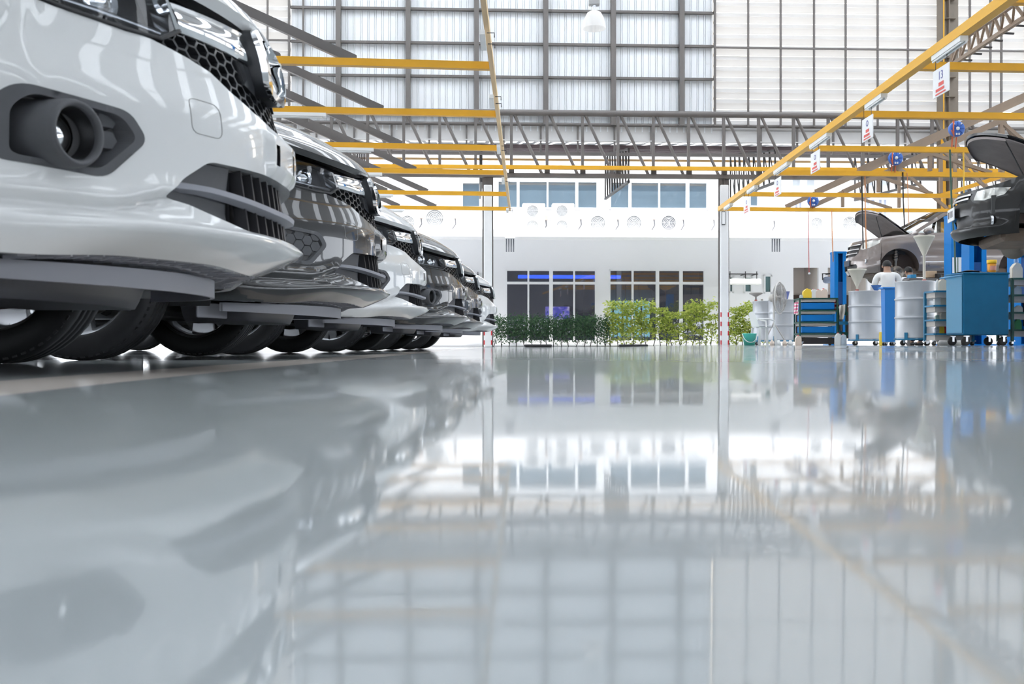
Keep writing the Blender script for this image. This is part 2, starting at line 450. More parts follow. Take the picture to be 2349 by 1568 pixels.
# white guarded columns below the girder
def column(name, x, label):
    s, _ = px(x, 600, DT); zt_ = px(x, 425, DT)[1]
    t = thing(name, label, 'column', MT @ Vector((s, 0, 0)), 'white columns under the girder')
    MB().ibeam((s, 0, 0), (s, 0, zl), .15, .16, .015).build('steel_post', STEEL, t, MT)
    MB().box((s, 0, zt_/2 + .0), (.215, .22, zt_), bev=.015).build('white_casing', WHITE, t, MT)
    for q in range(7):
        if q % 2 == 0:
            for e in (-1, 1): MB().box((s+e*.097, -.105, .12+q*.125), (.03, .02, .12)).build('red_stripe', RED, t, MT)
    return t
column('guarded_column', 1119, 'white column with red stripes at its foot beside the end of the car row')
column('guarded_column', 1660, 'white column with red stripes at its foot standing in the light green hedge')
# ================================================================ canopy beyond the girder
m = MB(); c0, c1 = -16, 26; ya, yb_ = .4, 5.4
za, zc = zf0 + .02, zf0 + .85
n = 90
for i in range(n):
    s0 = lerp(c0, c1, i/n); s1 = lerp(c0, c1, (i+.72)/n); s2 = lerp(c0, c1, (i+1)/n)
    m.add([(s0, ya, za), (s1, ya, za), (s1, yb_, zc), (s0, yb_, zc), (s1, ya, za+.05), (s2, ya, za+.05), (s2, yb_, zc+.05), (s1, yb_, zc+.05)], [(0, 1, 2, 3), (4, 5, 6, 7)])
m.box(((c0+c1)/2, yb_+.02, zc), (c1-c0, .05, .16))
canopy = struct(m, 'ceiling_canopy', mat('canopy_sheet', (.30, .31, .33), .35, noise_amt=.1), M=MW)
m = MB()
for i in range(5): m.beam((c0, ya + .5 + i*1.05, lerp(za, zc, (.5+i*1.05)/5)-.09), (c1, ya + .5 + i*1.05, lerp(za, zc, (.5+i*1.05)/5)-.09), .06, .12)
m.beam((c0, yb_-.1, zc-.22), (c1, yb_-.1, zc-.22), .05, .07)
struct(m, 'ceiling_canopy_purlins', mat('mauve_steel', (.16, .12, .125), .5), M=MW)
m = MB(); m.beam((c0, yb_+.1, zc-.36), (c1, yb_+.1, zc-.36), .05, .07); struct(m, 'ceiling_canopy_eave', mat('tan_trim', (.75, .50, .24), .5), M=MW)
for i, x in enumerate((560, 822, 1110, 1428, 1745, 2060, 2330)):
    s = px(x, 380, DW, 2.0)[0]
    t = thing('canopy_truss', 'dark lattice bracket under the canopy, %s counted from the parked cars' % ('first', 'second', 'third', 'fourth', 'fifth', 'sixth', 'seventh')[i], 'truss', MW @ Vector((s, 2, 5.0)), 'lattice brackets under the canopy')
    y0, y1 = .3, 5.2
    def up(y): return lerp(za, zc, (y-ya)/(yb_-ya)) - .16
    def lo(y): return 4.72 + .22*(y-y0)/(y1-y0)
    MB().beam((s, y0, up(y0)), (s, y1, up(y1)), .07, .07).build('top_chord', STEEL_D, t, MW)
    MB().beam((s, y0, lo(y0)), (s, y1, lo(y1)), .07, .07).build('bottom_chord', STEEL_D, t, MW)
    web = MB(); nn = 9
    for q in range(nn+1):
        y = lerp(y0, y1, q/nn); web.beam((s, y, lo(y)), (s, y, up(y)), .04, .04)
        if q < nn: y2 = lerp(y0, y1, (q+1)/nn); web.beam((s, y, lo(y)), (s, y2, up(y2)), .025, .025)
    web.build('web', STEEL_D, t, MW)
# ================================================================ hall roof and outer walls (mostly out of view)
m = MB(); RX0, RX1, RY0, RY1 = -24, 28, -38, 29.5
strips = [(-24, -23.2), (-14, -13.2), (-8, -7.2), (-3.5, -2.7), (.3, 1.5), (4.2, 5.4), (8.2, 9.4), (12.2, 13.4), (16.2, 17.4), (19.4, 21.4), (23.2, 26.2)]
y = RY0
for (p, q) in strips:
    m.box(((RX0+RX1)/2, (y+p)/2, 12.3), (RX1-RX0, p-y, .12)); y = q
m.box(((RX0+RX1)/2, (y+RY1)/2, 12.3), (RX1-RX0, RY1-y, .12))
struct(m, 'ceiling', mat('roof_sheet', (.55, .56, .58), .5))
m = MB()
for (p, q) in strips: m.box(((RX0+RX1)/2, (p+q)/2, 12.34), (RX1-RX0, q-p+.2, .012))
struct(m, 'ceiling_skylight', mat_translucent('skylight_sheet', (.88, .90, .92), .78))
m = MB()
for x in (-18, -10, -2, 6, 14, 22):
    m.beam((x, RY0, 11.6), (x, RY1-2, 11.6), .14, .3)
    for yy in frange(RY0, RY1-2, 22): m.beam((x, yy, 11.6), (x, yy, 12.2), .08, .08)
struct(m, 'ceiling_rafters', STEEL)
m = MB()
m.box((2, -38, 7.6), (52, .15, 9.4)); m.box((2, -38, .55), (52, .15, 1.1))
for x in frange(-24, 28, 8): m.box((x, -38, 3), (.4, .4, 6))
struct(m, 'wall_front', mat('pale_cladding', (.42, .43, .45), .6, noise_amt=.05))
m = MB()
m.box((-24, -5, 8.1), (.15, 68, 8.4)); m.box((-24, -5, .5), (.15, 68, 1.0))
for y in frange(-37, 29, 9): m.box((-24, y, 3), (.5, .5, 6))
struct(m, 'wall_left', MATS['pale_cladding'])
m = MB(); m.box((28, -5, 8.1), (.15, 68, 8.4)); m.box((28, -5, .5), (.15, 68, 1.0))
for y in frange(-37, 29, 9): m.box((28, y, 3), (.5, .5, 6))
struct(m, 'wall_right', MATS['pale_cladding'])
# ================================================================ overhead bays: amber cross beams, rails, rafters
ST = [(10.1, 790), (12.53, 638), (15.14, 528), (17.76, 450), (20.29, 394), (23.17, 345), (25.70, 311)]
HB = 3.5 + CZ
def rail_xl(d): return -.29 + .0147*(d-10)
def rail_xr(d): return 5.02 + .0225*(d-10.1)
TL, TR_ = .095, .06
ORD = ('nearest', 'second', 'third', 'fourth', 'fifth', 'farthest')
lr = MB().beam((rail_xl(4), 4, HB), (rail_xl(25.75), 25.75, HB), .055, .1).build('bay_rail', mat('cream_orange_steel', (.80, .55, .28), .45)); tag(lr, 'slim cream rail running away above the ends of the parked cars', 'rail')
rr = MB().beam((rail_xr(4), 4, HB), (rail_xr(25.75), 25.75, HB), .11, .11).build('bay_rail', mat('bright_amber_steel', (.86, .46, .04), .4)); tag(rr, 'amber rail running away above the service bay, hung with signs', 'rail')
FLU = mat('tube_fixture_white', (.86, .86, .85), .35)
for i, (d, v) in enumerate(ST[1:]):
    xr = rail_xl(d); x0 = xr - 9.0
    o = MB().beam((x0, d - 9.0*TL, HB), (xr, d, HB), .09, .092).build('cross_beam', YEL); tag(o, 'amber cross beam over the parked cars, %s of the six on that side' % ORD[i], 'beam', 'amber cross beams over the parked cars')
    # sloping double rafter standing on the beam
    t = thing('sloping_rafter', 'grey sloping rafter rising from the %s amber beam over the parked cars' % ORD[i], 'rafter', (-2.05, d-.2, HB+.1), 'sloping rafters over the parked cars')
    def yb(x): return d + (x - xr)*TL
    for q, xe in enumerate((-2.05, -2.98)):
        L = 6.2 - q*.5
        MB().beam((xe+.10, yb(xe+.10), HB+.03), (xe-L, yb(xe-L), HB+.07+L*.435), .085, .115).build('chord', STEEL, t)
    for q in range(5):
        xq = -3.6 - q*1.05
        MB().beam((xq, yb(xq), HB+.1+(-2.98-xq)*.435), (xq, yb(xq), HB+.1+(-2.05-xq)*.435), .08, .09).build('strut', STEEL, t)
        MB().beam((xq, yb(xq), HB+.1+(-2.05-xq)*.435), (xq-.9, yb(xq-.9), HB+.1+(-2.98-xq+.9)*.435), .05, .06).build('brace', STEEL, t)
    # tube fixture under the beam
    xa = Xat((655, 755, 861, 880, 905, 930)[i], d); xb = xa - 1.25
    t = thing('tube_light', 'white tube light under the %s amber beam over the parked cars' % ORD[i], 'light', ((xa+xb)/2, yb((xa+xb)/2), HB-.1), 'tube lights under the left cross beams')
    MB().beam((xa, yb(xa), HB-.07), (xb, yb(xb), HB-.07), .1, .05).build('housing', FLU, t)
    for e in (-.03, .03): MB().tube([(xb+.05, yb(xb)+e, HB-.106), (xa-.05, yb(xa)+e, HB-.106)], .013, 8).build('tube', WHITE_M, t)
for i, (d, v) in enumerate(ST):
    xr = rail_xr(d); x1 = xr + 9.5
    nm = 'amber cross beam over the service bay, %s' % (('just entering the top corner',) + tuple('%s of the six in full view' % q for q in ORD))[i]
    o = MB().beam((xr, d, HB), (x1, d + 9.5*TR_, HB), .10, .095).build('cross_beam', YEL); tag(o, nm, 'beam', 'amber cross beams over the service bay')
    RB = mat('tan_steel', (.30, .22, .16), .5, noise_amt=.1)
    if i < 4: continue
    t = thing('sloping_rafter', 'brown sloping rafter rising from the %s amber beam over the service bay' % ORD[i-1], 'rafter', (7.1, d+.1, HB+.1), 'sloping rafters over the service bay')
    def yb2(x): return d + (x - xr)*TR_
    RB = mat('tan_steel', (.30, .22, .16), .5, noise_amt=.1)
    if i >= 3:
        for q, xe in enumerate((7.1, 7.75)):
            L = 6.4 - q*.5
            MB().beam((xe, yb2(xe), HB+.07), (xe+L, yb2(xe+L), HB+.07+L*.45), .085, .12).build('chord', RB, t)
        for q in range(3):
            xq = 8.6 + q*1.5
            MB().beam((xq, yb2(xq), HB+.07), (xq, yb2(xq), HB+.07+(xq-7.75)*.45), .07, .08).build('strut', RB, t)
            MB().beam((xq, yb2(xq), HB+.05+(xq-7.75)*.45), (xq+1.3, yb2(xq+1.3), HB+.05), .07, .07).build('brace', RB, t)
    else:
        for q, xe in enumerate((8.6, 9.3)):
            L = 5.4 - q*.5
            MB().beam((xe, yb2(xe), HB+.07), (xe+L, yb2(xe+L), HB+.07+L*.40), .1, .12).build('chord', RB, t)
# yellow diagonal stays at the back right
for i, (p, q, w) in enumerate((((2160, 448, 25.6), (2300, 404, 24.5), .09), ((2178, 474, 25.6), (2330, 432, 24.0), .08))):
    o = MB().beam(W(*p), W(*q), w, w).build('sloping_stay', YEL); tag(o, ('upper' if i == 0 else 'lower') + ' amber sloping stay beside the tall brown column', 'stay', 'amber stays by the column')
# tube lights and hanging signs along the right rail
SIGNW = mat('sign_white', (.85, .85, .85), .4); SIGNR = mat('sign_red_print', (.75, .12, .10), .5); SIGNB = mat('sign_blue_print', (.16, .16, .42), .5)
for i, xs_ in enumerate(((2145, 2212), (1990, 2028), (1862, 1902), (1779, 1810), (1717, 1735), (1664, 1678))):
    def dd(x): # depth of the rail at that column of the picture
        d = 12.0
        for _ in range(20): d = rail_xr(d)*F/(x-CX)
        return d
    d0, d1 = dd(xs_[1]), dd(xs_[0]); x0, x1 = rail_xr(d0), rail_xr(d1)
    t = thing('tube_light', 'white tube light under the signed amber rail, %s along it' % ORD[i], 'light', ((x0+x1)/2, (d0+d1)/2, HB-.1), 'tube lights under the right rail')
    MB().beam((x0, d0, HB-.084), (x1, d1, HB-.084), .09, .06).build('housing', FLU, t)
    for e in (-.025, .025): MB().tube([(x0+e, d0, HB-.125), (x1+e, d1, HB-.125)], .013, 8).build('tube', WHITE_M, t)
SG = [(2142, 2177, 165, 228, 'nearest'), (1979, 2002, 276, 328, 'second'), (1861, 1880, 354, 400, 'third'), (1777, 1791, 413, 453, 'fourth'), (1707, 1719, 458, 492, 'fifth')]
for i, (xa, xb, yt, ybm, w) in enumerate(SG):
    db, da = dd(xb), dd(xa); dm = (da+db)/2; X = rail_xr(dm); zt_ = Zat(yt, da); z0 = Zat(ybm, da)
    t = thing('hanging_sign', 'white hanging bay sign with red print, %s along the amber rail' % (w + (' and marked 13' if i == 0 else '')), 'sign', (X, dm, zt_), 'bay signs under the rail')
    MB().box((X, dm, (zt_+z0)/2), (.012, da-db, zt_-z0), bev=.004).build('plate', SIGNW, t)
    for e in (-.35, .35): MB().tube([(X, dm+e*(da-db), zt_), (X, dm+e*(da-db), HB-.05)], .004, 5).build('hanger', STEEL_D, t)
    p = MB(); hh = zt_ - z0; ww = da - db
    for q, (ya_, yb__, zz, th_) in enumerate(((-.12, .18, .40, .13), (-.3, .22, .22, .1), (-.32, .3, .08, .05))):
        p.box((X-.0085, dm - (ya_+yb__)/2*ww, z0+zz*hh), (.003, (yb__-ya_)*ww, th_*hh))
    p.build('red_print', SIGNR, t)
    RM = Matrix.Rotation(-math.pi/2, 4, 'Z') @ Matrix.Rotation(math.pi/2, 4, 'X')
    if i == 0: text_obj('number', '13', .14, SIGNB, t, Matrix.Translation((-.0085, 0, -.3*hh)) @ RM)
    else: MB().lathe([(.03, -.001), (.045, -.001), (.045, .001), (.03, .001)], (X-.008, dm, zt_-.28*hh), 12, axis='x').build('mark', SIGNB, t)
# small boxed sign on the white column
p = px(1659, 500, DT, -.13); c = MT @ Vector((p[0], -.14, p[1])); t = thing('column_sign', 'small framed white sign on the column between hedge and service bay', 'sign', c)
MB().box(c, (.10, .012, .36)).build('frame', STEEL_D, t); MB().box(c - Vector((0, .008, 0)), (.075, .006, .32)).build('sheet', SIGNW, t)
# clip lamps along the left rail
for i, (x, y, d) in enumerate(((1116, 88, 11.1), (1136, 223, 13.9), (1153, 330, 17.3), (1160, 395, 20.6), (1167, 470, 25.2))):
    c = Vector((rail_xl(d)-.05, d, HB-.11)); t = thing('rail_fixture', 'pale tube fixture strapped under the slim cream rail, %s along it' % ORD[i], 'fixture', c, 'fixtures under the left rail')
    MB().beam(c+Vector((0, -.3, 0)), c+Vector((0, .3, 0)), .06, .05).build('housing', FLU, t)
    for e in (-.2, .2): MB().tube([c+Vector((.05, e, .02)), c+Vector((.13, e, .02)), c+Vector((.13, e, -.03))], .006, 5).build('bracket', STEEL_D, t)
# lattice boom in the top right corner
t = thing('lattice_boom', 'brown pegged lattice boom climbing out of the top right corner', 'boom', W(2260, 80, 13))
RB = MATS['tan_steel']; A0, A1, B0, B1 = W(2186, 105, 14.6), W(2352, -8, 11.8), W(2182, 150, 14.6), W(2380, 20, 11.8)
MB().beam(A0, A1, .05, .05).build('top_chord', RB, t); MB().beam(B0, B1, .05, .05).build('bottom_chord', RB, t)
MB().beam(A1, A1+Vector((0, 0, 8.0)), .03, .03).build('hanger', RB, t)
for q in range(9):
    u = q/8; a_ = A0.lerp(A1, u); b_ = B0.lerp(B1, u)
    MB().beam(a_, b_, .03, .03).build('post', RB, t)
    if q < 8: MB().beam(b_, A0.lerp(A1, (q+1)/8), .028, .028).build('diagonal', RB, t)
    MB().beam(b_, b_+Vector((.17, 0, -.01)), .022, .022).build('peg', STEEL_D, t)
# bell lamp
c = W(1363, 66, 22); t = thing('high_bay_lamp', 'white bell-shaped lamp hanging high in front of the ribbed wall', 'lamp', c)
MB().lathe([(.255, .0), (.25, .03), (.235, .14), (.20, .26), (.15, .35), (.09, .385), (.05, .39)], c, 32).build('bell_shade', mat_translucent('prismatic_shade', (.92, .90, .88), .35, .3), t)
MB().lathe([(.05, .38), (.06, .42), (.05, .43), (.06, .46), (.05, .47), (.07, .5), (.04, .52), (.0, .52)], c, 20).build('socket', SILVER, t)
MB().box(c+Vector((0, 0, .59)), (.24, .16, .15), bev=.015).build('gear_box', mat('grey_enamel', (.42, .42, .42), .4), t)
MB().tube([c+Vector((0, 0, .66)), c+Vector((0, 0, 5.0))], .012, 6).build('hanging_cord', STEEL_D, t)
MB().lathe([(0, .12), (.04, .14), (.06, .22), (.04, .32), (.03, .38)], c, 14).build('bulb', WHITE_M, t)
# ================================================================ office building across the yard
DB = 36.0; MBD = plane_M(DB)
def bp(x, y, n=0.0): return px(x, y, DB, n)
def brect(x0, x1, y0, y1, n=0.0):
    a = bp(x0, (y0+y1)/2, n); b = bp(x1, (y0+y1)/2, n); xm = (x0+x1)/2
    return a[0], b[0], bp(xm, y1, n)[1], bp(xm, y0, n)[1]      # s0, s1, z0, z1
FRAMEW = mat('white_window_frame', (.84, .85, .86), .35)
GL_UP = mat_glass('office_glass', (.45, .62, .70), (.19, .27, .34), .35, .01, 2.0)
GL_LO = mat_glass('showroom_glass', (.62, .66, .72), (.13, .13, .165), .62, .008, 2.1)
GL_TEAL = mat_glass('small_window_glass', (.3, .5, .52), (.22, .36, .38), .3, .02, 1.6)
zled = bp(1300, 540)[1]
BX0, BX1 = bp(520, 600)[0], bp(2900, 600)[0]; ZBT = 8.6
gA = brect(1160, 1368, 618, 783); gB = brect(1397, 1617, 618, 783)
d1 = brect(1820, 1878, 613, 776); d2 = brect(1899, 1990, 613, 776); d3 = brect(2300, 2420, 613, 776)
smalls = [brect(1075, 1103, 627, 690), brect(1671, 1683, 632, 672), brect(1706, 1726, 633, 672), brect(1752, 1771, 630, 673)]
uA = brect(1139, 1373, 413, 480); uB = brect(1397, 1625, 415, 481); u1 = brect(1058, 1103, 416, 477)
ups = [brect(1719, 1740, 424, 474), brect(1815, 1838, 404, 438), brect(1848, 1871, 404, 438), brect(1983, 2005, 404, 446), brect(2018, 2042, 404, 446),
       brect(2199, 2232, 430, 470)]
blocks = [brect(1821, 1841, 455, 492), brect(1837, 1842, 492, 531), brect(1984, 2008, 455, 532), brect(2013, 2036, 455, 500)]
def wall_with_holes(name, x0, x1, z0, z1, holes, th=.2):
    m = MB(); xs_ = sorted({x0, x1} | {h[0] for h in holes} | {h[1] for h in holes})
    for i in range(len(xs_)-1):
        a, b = xs_[i], xs_[i+1]; c = (a+b)/2
        hs = sorted([(h[2], h[3]) for h in holes if h[0] < c < h[1]]); z = z0
        for (p, q) in hs:
            if p > z: m.box(((a+b)/2, th/2, (z+p)/2), (b-a, th, p-z))
            z = max(z, q)
        if z1 > z: m.box(((a+b)/2, th/2, (z+z1)/2), (b-a, th, z1-z))
    return struct(m, name, WALLW, M=MBD)
wall_with_holes('wall_office_lower', BX0, BX1, -.1, zled, [gA, gB, d1, d2, d3] + smalls)
wall_with_holes('wall_office_upper', BX0, BX1, zled, ZBT, [uA, uB, u1] + ups + blocks)
m = MB(); m.box(((BX0+BX1)/2, -.5, zled-.08), (BX1-BX0, 1.0, .16)); m.box(((BX0+BX1)/2, -.97, zled+.05), (BX1-BX0, .06, .1))
struct(m, 'trim_4', WALLW, M=MBD)
m = MB(); m.box(((BX0+BX1)/2, -.02, 6.95), (BX1-BX0, .06, .12)); m.box(((bp(1360, 450)[0]+bp(1397, 450)[0])/2, -.05, 5.6), (.22, .1, 3.1)); struct(m, 'trim_5', FRAMEW, M=MBD)
# pavement, kerb and planting bed in front of it
m = MB(); m.box(((BX0+BX1)/2, -.6, -.03), (BX1-BX0, 1.2, .12)); struct(m, 'trim_6', mat('white_kerb', (.66, .66, .66), .7), M=MBD)
# inside rooms: back wall, floor, partitions
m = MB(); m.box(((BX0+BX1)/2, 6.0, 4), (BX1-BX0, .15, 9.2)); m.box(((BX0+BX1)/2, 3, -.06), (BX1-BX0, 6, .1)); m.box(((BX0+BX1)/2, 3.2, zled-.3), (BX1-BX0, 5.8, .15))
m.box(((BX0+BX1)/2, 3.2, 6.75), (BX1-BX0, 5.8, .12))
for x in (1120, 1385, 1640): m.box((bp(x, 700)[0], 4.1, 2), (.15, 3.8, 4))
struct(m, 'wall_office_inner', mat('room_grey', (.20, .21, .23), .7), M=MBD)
m = MB()
for (a, b, z0, z1) in (d1, d2, d3):
    m.box(((a+b)/2, 1.6, (z0+z1)/2), (b-a+.6, .08, z1-z0+.3)); m.box((b+.04, .9, (z0+z1)/2), (.08, 1.5, z1-z0+.3)); m.box((a-.04, .9, (z0+z1)/2), (.08, 1.5, z1-z0+.3))
struct(m, 'wall_passage', mat('beige_wall', (.80, .74, .69), .7), M=MBD)
m = MB()
for (a, b, z0, z1) in (d1, d2, d3): m.box(((a+b)/2, 1.5, (z0 + z0+ (z1-z0)*.64)/2), (b-a+.3, .06, (z1-z0)*.64))
struct(m, 'trim_7', mat('brown_dado', (.085, .055, .045), .6), M=MBD)
# windows: frame with its panes
wn = [0]
def window(rect, cols, rows, glass, fw=.07, n0=.02, label=None, frame=FRAMEW, dep=.1):
    """cols: list of pixel/absolute s positions of mullions, rows: z positions"""
    a, b, z0, z1 = rect; wn[0] += 1
    root = bpy.data.objects.new('window_%d' % wn[0], None); COL.objects.link(root); root['kind'] = 'structure'; root.location = MBD @ Vector(((a+b)/2, n0, z0))
    m = MB(); c = (a+b)/2
    m.box((c, n0, z0+fw/2), (b-a, dep, fw)); m.box((c, n0, z1-fw/2), (b-a, dep, fw))
    m.box((a+fw/2, n0, (z0+z1)/2), (fw, dep, z1-z0)); m.box((b-fw/2, n0, (z0+z1)/2), (fw, dep, z1-z0))
    for (s, w) in cols: m.box((s, n0-.005, (z0+z1)/2), (w, dep, z1-z0))
    for (z, w) in rows: m.box((c, n0-.01, z), (b-a, dep, w))
    m.build('window_frame', frame, root, MBD)
    edges = [a] + [s for s, _ in cols] + [b]; redges = [z0] + [z for z, _ in rows] + [z1]
    for i in range(len(edges)-1):
        for j in range(len(redges)-1):
            MB().box(((edges[i]+edges[i+1])/2, n0+.03, (redges[j]+redges[j+1])/2), (edges[i+1]-edges[i]-.02, .012, redges[j+1]-redges[j]-.02)).build('pane', glass, root, MBD)
    return root
def sx(x, y=700): return bp(x, y)[0]
def zy(x, y): return bp(x, y)[1]
window(gA, [(sx(1212), .06), (sx(1264), .13), (sx(1317), .06)], [(zy(1264, 649), .09)], GL_LO, .05)
window(gB, [(sx(1451), .07), (sx(1508), .12), (sx(1562), .12)], [(zy(1508, 649), .09)], GL_LO, .05)
window(uA, [(sx(1188.5), .10), (sx(1256), .06), (sx(1323), .10)], [], GL_UP, .07)
window(uB, [(sx(1445), .10), (sx(1512), .06), (sx(1577), .12)], [], GL_UP, .07)
window(u1, [], [], GL_UP, .06)
for r in smalls: window(r, [], [], GL_TEAL, .06)
BLIND = mat('pale_blind', (.50, .54, .58), .6)
for i, r in enumerate(ups): window(r, [], [], GL_UP if i in (0, 5) else BLIND, .04)
for r in blocks:
    nx = 2 if r[1]-r[0] > .2 else 1; nz = max(1, int((r[3]-r[2])/.3))
    window(r, [(r[0]+(r[1]-r[0])/2, .05)] if nx == 2 else [], [(r[2]+(r[3]-r[2])*k/nz, .05) for k in range(1, nz)], mat('glass_block', (.55, .60, .75), .3), .04)
# things seen in the showroom
def bbox_obj(name, x0, x1, y0, y1, n, th, m, label, cat, group=None, bev=.0):
    a, b, z0, z1 = brect(x0, x1, y0, y1, n)
    o = MB().box(((a+b)/2, n, (z0+z1)/2), (b-a, th, z1-z0), bev=bev).build(name, m, None, MBD); return tag(o, label, cat, group)
t = thing('television', 'flat television showing a violet and pale picture behind the showroom window', 'television', MBD @ Vector((sx(1282), 1.2, 1.0)))
a, b, z0, z1 = brect(1254, 1309, 703, 732, 1.2)
MB().box(((a+b)/2, 1.2, (z0+z1)/2), (b-a+.05, .08, z1-z0+.05), bev=.01).build('casing', BLACK, t, MBD)
def screen_mat():
    m = mat('tv_screen', (.05, .05, .1), .3); nt = m.node_tree; L = nt.links.new; bs = nt.nodes['Principled BSDF']
    tc = nt.nodes.new('ShaderNodeTexCoord'); nz = nt.nodes.new('ShaderNodeTexNoise'); nz.inputs['Scale'].default_value = 3.2; L(tc.outputs['Generated'], nz.inputs[0])
    cr = nt.nodes.new('ShaderNodeValToRGB'); e = cr.color_ramp.elements; e[0].position = .38; e[0].color = (.04, .05, .55, 1); e[1].position = .6; e[1].color = (.72, .62, .85, 1)
    q = cr.color_ramp.elements.new(.5); q.color = (.25, .18, .7, 1); L(nz.outputs['Fac'], cr.inputs[0]); L(cr.outputs[0], bs.inputs['Emission Color']); bs.inputs['Emission Strength'].default_value = .55; return m
MB().box(((a+b)/2, 1.155, (z0+z1)/2), (b-a, .01, z1-z0)).build('screen', screen_mat(), t, MBD)
MB().box(((a+b)/2, 1.25, z0/2), (.08, .08, z0)).build('stand', BLACK, t, MBD)
a, b, z0, z1 = brect(1192, 1428, 632, 640, 1.6)
t = thing('led_strip', 'glowing blue light strip across the showroom ceiling', 'light', MBD @ Vector(((a+b)/2, 1.6, z1)))
MB().box(((a+b)/2, 1.6, (z0+z1)/2+.02), (b-a, .08, z1-z0), bev=.02).build('blue_tube', mat('blue_led', (.02, .05, .5), .3, emit=(.03, .12, 1.0), estr=1.3), t, MBD)
MB().box(((a+b)/2, 1.6, z1+.16), (b-a, .05, .2)).build('bracket', BLACK, t, MBD)
t = thing('glowing_inner_window', 'pale aqua glowing inner window behind the light green hedge', 'window', MBD @ Vector((sx(1440), 5.7, .2)))
a, b, z0, z1 = brect(1398, 1506, 690, 772, 5.6)
MB().box(((a+b)/2, 5.7, (z0+z1)/2), (b-a, .05, z1-z0)).build('bright_pane', mat('glowing_pane', (.5, .8, .8), .5, emit=(.42, .86, .88), estr=.55), t, MBD)  # pane emits by itself, standing in for daylight seen through a far window
m = MB()
for q in range(6): s = lerp(a, b, q/5); m.box((s, 5.64, (z0+z1)/2), (.07, .06, z1-z0))
m.build('bar', mat('dark_bar', (.05, .07, .09), .5), t, MBD)
# fixtures on the facade
def aircon(x0, x1, y0, y1, fans, i, label):
    n = -.62; a, b, z0, z1 = brect(x0, x1, y0, y1, n); c = (a+b)/2
    t = thing('air_conditioner', label, 'air conditioner', MBD @ Vector((c, n, z0)), 'air conditioner units on the ledge')
    MB().box((c, n+.18, (z0+z1)/2), (b-a, .36, z1-z0), bev=.03).build('casing', mat('aircon_white', (.80, .80, .80), .5), t, MBD)
    fr = min((b-a)*.34, (z1-z0)/fans*.36)
    for k in range(fans):
        zc = z0 + (z1-z0)*(k+.5)/fans if fans > 1 else (z0+z1)/2
        g = MB()
        for r in (1, .8, .6, .4, .2): g.tube([MBD @ Vector((0, 0, 0)) * 0 + Vector((c - (b-a)*.06 + fr*r*math.cos(q*math.pi/12), n-.012, zc + fr*r*math.sin(q*math.pi/12))) for q in range(24)], .008, 5, closed=True)
        for q in range(6): g.beam((c-(b-a)*.06, n-.015, zc), (c-(b-a)*.06+fr*math.cos(q*math.pi/3), n-.015, zc+fr*math.sin(q*math.pi/3)), .012, .01)
        g.build('fan_grille', mat('grille_grey', (.66, .67, .68), .5), t, MBD)
        MB().lathe([(0, -.001), (fr, -.001), (fr, .006)], (c-(b-a)*.06, n-.004, zc), 24, axis='y').build('fan_opening', mat('fan_dark', (.30, .31, .33), .6) if i == 6 else mat('fan_pale', (.56, .57, .58), .6), t, MBD)
    for e in (-.3, .3): MB().box((c+e*(b-a), n+.18, z0-.03), (.07, .34, .07)).build('foot', mat('foot_grey', (.3, .3, .3), .6), t, MBD)
acs = [(912, 959, 484, 537, 1, 'plain air conditioner, second left of the left column'), (970, 1028, 466, 535, 1, 'air conditioner between the parked cars and the left white column'),
       (1197, 1249, 466, 535, 2, 'tall twin-fan air conditioner, left one of the pair under the upper windows'), (1265, 1316, 466, 535, 2, 'tall twin-fan air conditioner, right one of the pair under the upper windows'),
       (1348, 1397, 488, 535, 1, 'short air conditioner next to the tall pair on the ledge'), (1431, 1480, 488, 535, 1, 'short air conditioner in the middle of the three short ones'),
       (1511, 1559, 487, 535, 1, 'short air conditioner with dark fan nearest the right white column'), (1856, 1892, 488, 535, 1, 'air conditioner on the ledge left of the raised bonnet'), (1926, 1975, 490, 535, 1, 'air conditioner half behind the raised silver bonnet')]
for i, (x0, x1, y0, y1, f, l) in enumerate(acs): aircon(x0, x1, y0, y1, f, i, l)
BEI = mat('beige_box', (.60, .50, .44), .6); CAB = mat('dark_cable', (.12, .12, .13), .6)
for i, (x, y) in enumerate(((1252, 500), (1332, 498), (1417, 499), (1500, 499), (1567, 499), (1637, 499), (966, 496), (1044, 496), (1775, 501))):
    a, b, z0, z1 = brect(x-4, x+4, y-6, y+5, -.04); c = (a+b)/2
    nm = ('first', 'second', 'third', 'fourth', 'fifth', 'sixth', 'one left of the left column', 'one beside the left column', 'one beyond the right column')[i]
    t = thing('isolator_box', 'small beige switch box with cable, ' + (nm + ' of six between the columns' if i < 6 else nm), 'box', MBD @ Vector((c, -.04, z0)), 'beige switch boxes on the upper wall')
    MB().box((c, -.06, (z0+z1)/2), (b-a, .11, z1-z0), bev=.01).build('casing', BEI, t, MBD)
    MB().tube([(c, -.06, z0), (c+.02, -.07, z0-.2), (c-.12, -.12, z0-.42)], .02, 6).build('cable', CAB, t, MBD)
    if i < 5: MB().tube([(c+(.1), -.03, (z0+z1)/2), (c+.62, -.03, (z0+z1)/2)], .018, 6).build('conduit', mat('conduit_grey', (.4, .4, .42), .5), t, MBD)
